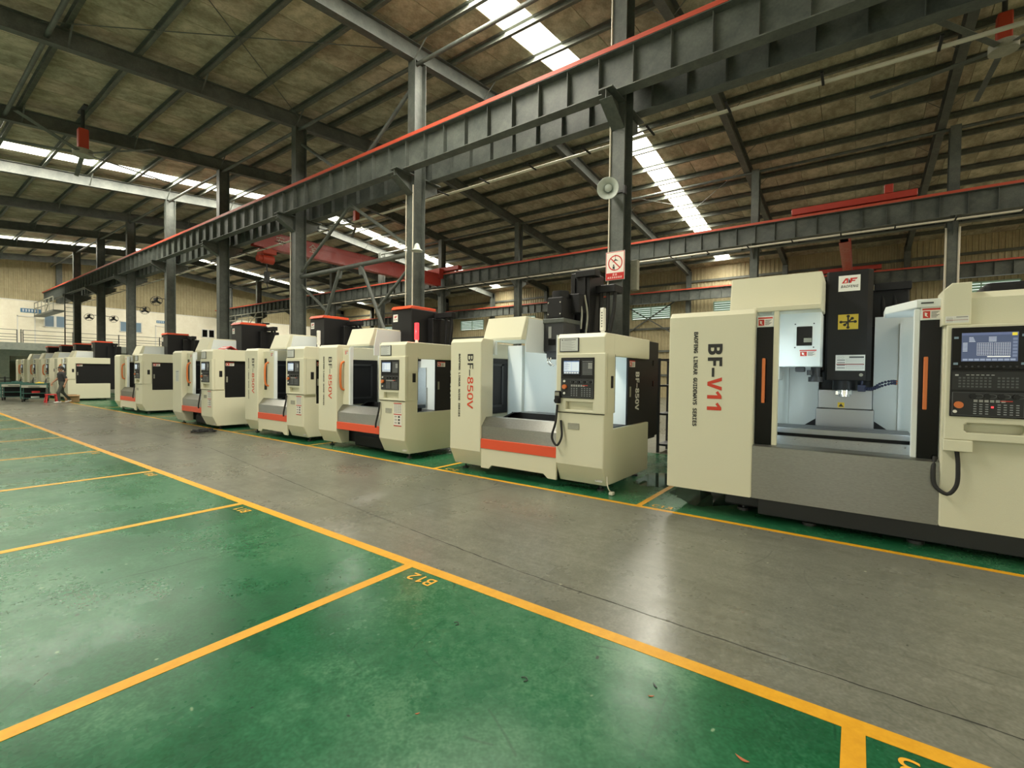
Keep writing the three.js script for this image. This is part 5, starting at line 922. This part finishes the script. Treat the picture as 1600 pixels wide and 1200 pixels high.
{
  const s = thing('plastic_stool', 'red plastic step stool on the floor by the trolley', 'stool', [-31.1, 0, -5.1]);
  obj('seat', rb(-31.32, -30.92, 0.36, 0.40, -5.3, -4.9, 0.015), M.plasticRed, s);
  for (const [a, b] of [[-1, -1], [1, -1], [-1, 1], [1, 1]]) obj('leg', bar([-31.12 + a * 0.2, 0, -5.1 + b * 0.2], [-31.12 + a * 0.15, 0.37, -5.1 + b * 0.15], 0.03, 8, 0.025), M.plasticRed, s);
  for (const b of [-1, 1]) obj('rung', bx(-31.28, -30.96, 0.14, 0.17, -5.1 + b * 0.175 - 0.012, -5.1 + b * 0.175 + 0.012), M.plasticRed, s);
  const k = thing('cardboard_box', 'brown cardboard box on the floor behind the walking man', 'box', [-30.7, 0, -5.75]);
  obj('carton', rb(-30.95, -30.5, 0, 0.36, -6.0, -5.55, 0.008, 1), M.card, k); obj('flap', [strut([-30.95, 0.37, -5.78], [-31.12, 0.33, -5.78], 0.42, 0.008)], M.card, k); obj('flap', [strut([-30.5, 0.37, -5.78], [-30.33, 0.31, -5.78], 0.42, 0.008)], M.card, k);
  const bl = thing('blue_bin', 'blue plastic bin on the floor under the gallery wall', 'bin', [-45.0, 0, -4.4]);
  obj('bin_body', prismZ([[-45.3, 0], [-44.7, 0], [-44.6, 0.62], [-45.4, 0.62]], -4.75, -4.15, 0.03), M.blue, bl); obj('rim', [rb(-45.44, -44.56, 0.60, 0.65, -4.80, -4.10, 0.015, 1)], M.blue, bl);
  const st = thing('tool_holder_stand', 'black stand with short arms for tool holders under the gallery', 'stand', [-41.2, 0, -4.75]);
  obj('post', bx(-41.24, -41.16, 0, 1.1, -4.79, -4.71), M.iron, st); obj('foot', bx(-41.5, -40.9, 0, 0.04, -4.95, -4.55), M.iron, st);
  for (let q = 0; q < 5; q++) obj('arm', bx(-41.22, -41.18, 0.28 + q * 0.18, 0.33 + q * 0.18, -5.0, -4.5), M.iron, st);
}
// cable heap on the aisle, plug, debris, sheets leaning behind the machines
{
  const g = []; for (let q = 0; q < 5; q++) { const t = new THREE.TorusGeometry(0.12 + 0.02 * q, 0.014, 6, 24); t.rotateX(Math.PI / 2 + rr(-0.25, 0.25)); t.translate(-13.85 + q * 0.07, 0.05 + q * 0.008, -5.0 - q * 0.04); g.push(t); }
  g.push(tube([[-13.75, 0.03, -5.1], [-13.6, 0.02, -5.3], [-13.9, 0.02, -5.45], [-14.2, 0.02, -5.42], [-14.5, 0.03, -5.46]], 0.013, 24, 6));
  tag(obj('cable_coil', g, M.rubber), 'loose black cable coil on the aisle before the forward machine', 'cable');
  tag(obj('power_plug', [rb(-2.69, -2.63, 0.002, 0.045, -5.98, -5.90, 0.012), tube([[-2.66, 0.03, -5.94], [-2.69, 0.09, -5.9], [-2.72, 0.18, -5.92], [-2.735, 0.24, -5.95]], 0.008, 14, 6)], M.conduit), 'pale plug on a short cable at the foot of the uncovered machine', 'plug');
  const leaf = (x, z, r, col, turn, label) => { const s = new THREE.Shape(); s.moveTo(-r, 0); s.quadraticCurveTo(-r * 0.3, r * 0.5, r, 0.05 * r); s.quadraticCurveTo(-r * 0.2, -r * 0.45, -r, 0); const e = new THREE.ExtrudeGeometry(s, { depth: 0.002, bevelEnabled: false }); e.rotateX(-Math.PI / 2); const p = e.attributes.position; for (let i = 0; i < p.count; i++) p.setY(i, p.getY(i) + 0.5 * p.getX(i) * p.getX(i) / r * 0.5 + 0.001); e.rotateY(turn); e.translate(x, 0, z); tag(obj('floor_scrap', e, col), label, 'scrap'); };
  const brown = std(lin(0.40, 0.12, 0.05), 0.8);
  leaf(-0.36, -2.18, 0.03, brown, 2.9, 'small orange-brown scrap on the green paint by the double line'); leaf(-0.81, -2.33, 0.016, brown, 0.6, 'tiny orange scrap beside a dark one on the green paint'); leaf(-0.82, -2.42, 0.022, M.iron, 2.4, 'small dark scrap near the yellow aisle line'); leaf(-1.66, -1.53, 0.012, brown, 1.0, 'tiny reddish scrap in the middle of the green bay');
  const squig = (x, z, label) => tag(obj('cable_tie', tube([[x - 0.02, 0.004, z], [x, 0.006, z - 0.012], [x + 0.02, 0.004, z + 0.002], [x + 0.01, 0.004, z + 0.02]], 0.0025, 16, 5), M.iron), label, 'cable tie');
  squig(-1.40, -2.05, 'curled dark cable tie on the green paint nearer the yellow line end'); squig(-2.07, -2.24, 'small curled dark cable tie below the bay number');
  const sheet = (nm, x0, x1, h, z, lean, mat, label) => { const q = thing(nm, label, 'panel', [(x0 + x1) / 2, 0, z]); const b = new THREE.BoxGeometry(x1 - x0, h, 0.03); b.translate(0, h / 2, 0); b.rotateX(-lean); b.translate((x0 + x1) / 2, 0.004, z); obj('panel_face', b, mat, q); const e = new THREE.BoxGeometry(x1 - x0, 0.03, 0.06); e.translate(0, h, -0.01); e.rotateX(-lean); e.translate((x0 + x1) / 2, 0.004, z); obj('folded_edge', e, mat, q); };
  sheet('sheet_panel', -2.62, -2.2, 0.95, -8.6, 0.10, M.steelPale, 'pale grey sheet panel leaning behind the uncovered machine'); sheet('sheet_panel', -2.5, -2.05, 1.5, -8.75, 0.08, M.blackMetal, 'black sheet panel leaning behind the pale one');
  const rk = thing('parts_rack', 'dark steel rack with boxes standing between the two front machines', 'rack', [-2.6, 0, -10.2]);
  for (const [a, b] of [[-3.4, -10.5], [-1.9, -10.5], [-3.4, -9.9], [-1.9, -9.9]]) obj('post', bx(a - 0.025, a + 0.025, 0, 2.0, b - 0.025, b + 0.025), M.iron, rk);
  for (const y of [0.15, 0.8, 1.4, 1.95]) obj('shelf', bx(-3.42, -1.88, y, y + 0.04, -10.52, -9.88), M.iron, rk);
  for (const [a, y, w, h, mt, lb] of [[-2.9, 0.84, 0.5, 0.35, M.card, 'brown carton on the middle shelf of the dark rack'], [-2.3, 1.44, 0.4, 0.25, M.plasticRed, 'red box on the upper shelf of the dark rack'], [-2.4, 0.19, 0.6, 0.4, M.blackMatte, 'black crate on the lowest shelf of the dark rack'], [-3.0, 1.44, 0.35, 0.3, M.frameWhite, 'white carton on the upper shelf of the dark rack']]) tag(obj('storage_box', rb(a - w / 2, a + w / 2, y + 0.001, y + h, -10.4, -10.0, 0.01, 1), mt), lb, 'box');
}
// spilt coolant under the open machine: a thin glossy film with a ragged outline
{
  const pool = (cx, cz, rx, rz, seed, label) => { const s = new THREE.Shape(), n = 40; let st = seed; const r = () => { st = (st * 1664525 + 1013904223) >>> 0; return st / 4294967296; }; const rad = []; for (let k = 0; k < n; k++) rad.push(0.72 + 0.5 * r()); for (let k = 0; k <= n; k++) { const a = k / n * Math.PI * 2, q = (rad[k % n] + rad[(k + 1) % n] + rad[(k + n - 1) % n]) / 3; const X = Math.cos(a) * rx * q, Y = Math.sin(a) * rz * q; k ? s.lineTo(X, Y) : s.moveTo(X, Y); } const e = new THREE.ExtrudeGeometry(s, { depth: 0.0012, bevelEnabled: false }); e.rotateX(-Math.PI / 2); e.translate(cx, 0.0003, cz); tag(obj('coolant_puddle', e, std(lin(0.035, 0.07, 0.05), 0.06)), label, 'puddle'); };
  pool(-1.62, -6.75, 0.5, 0.55, 11, 'glossy coolant puddle on the green floor left under the large machine'); pool(-2.45, -7.35, 0.35, 0.6, 37, 'glossy wet patch on the floor between the two front machines');
}

{
  const k = thing('warning_card', 'red folded card with white marks on the roof of the forward machine', 'card', [-14.6, 2.21, -6.1]);
  const b = new THREE.BoxGeometry(0.5, 0.012, 0.2); b.rotateX(0.5); b.translate(-14.55, 2.27, -5.95); obj('card_face', b, M.plasticRed, k);
  const c = new THREE.BoxGeometry(0.5, 0.012, 0.2); c.rotateX(-0.5); c.translate(-14.55, 2.27, -6.12); obj('card_back', c, M.plasticRed, k);
  const t = new THREE.BoxGeometry(0.34, 0.003, 0.05); t.rotateX(0.5); t.translate(-14.55, 2.277, -5.945); obj('card_print', t, M.frameWhite, k);
}
renderer.render(scene, camera);
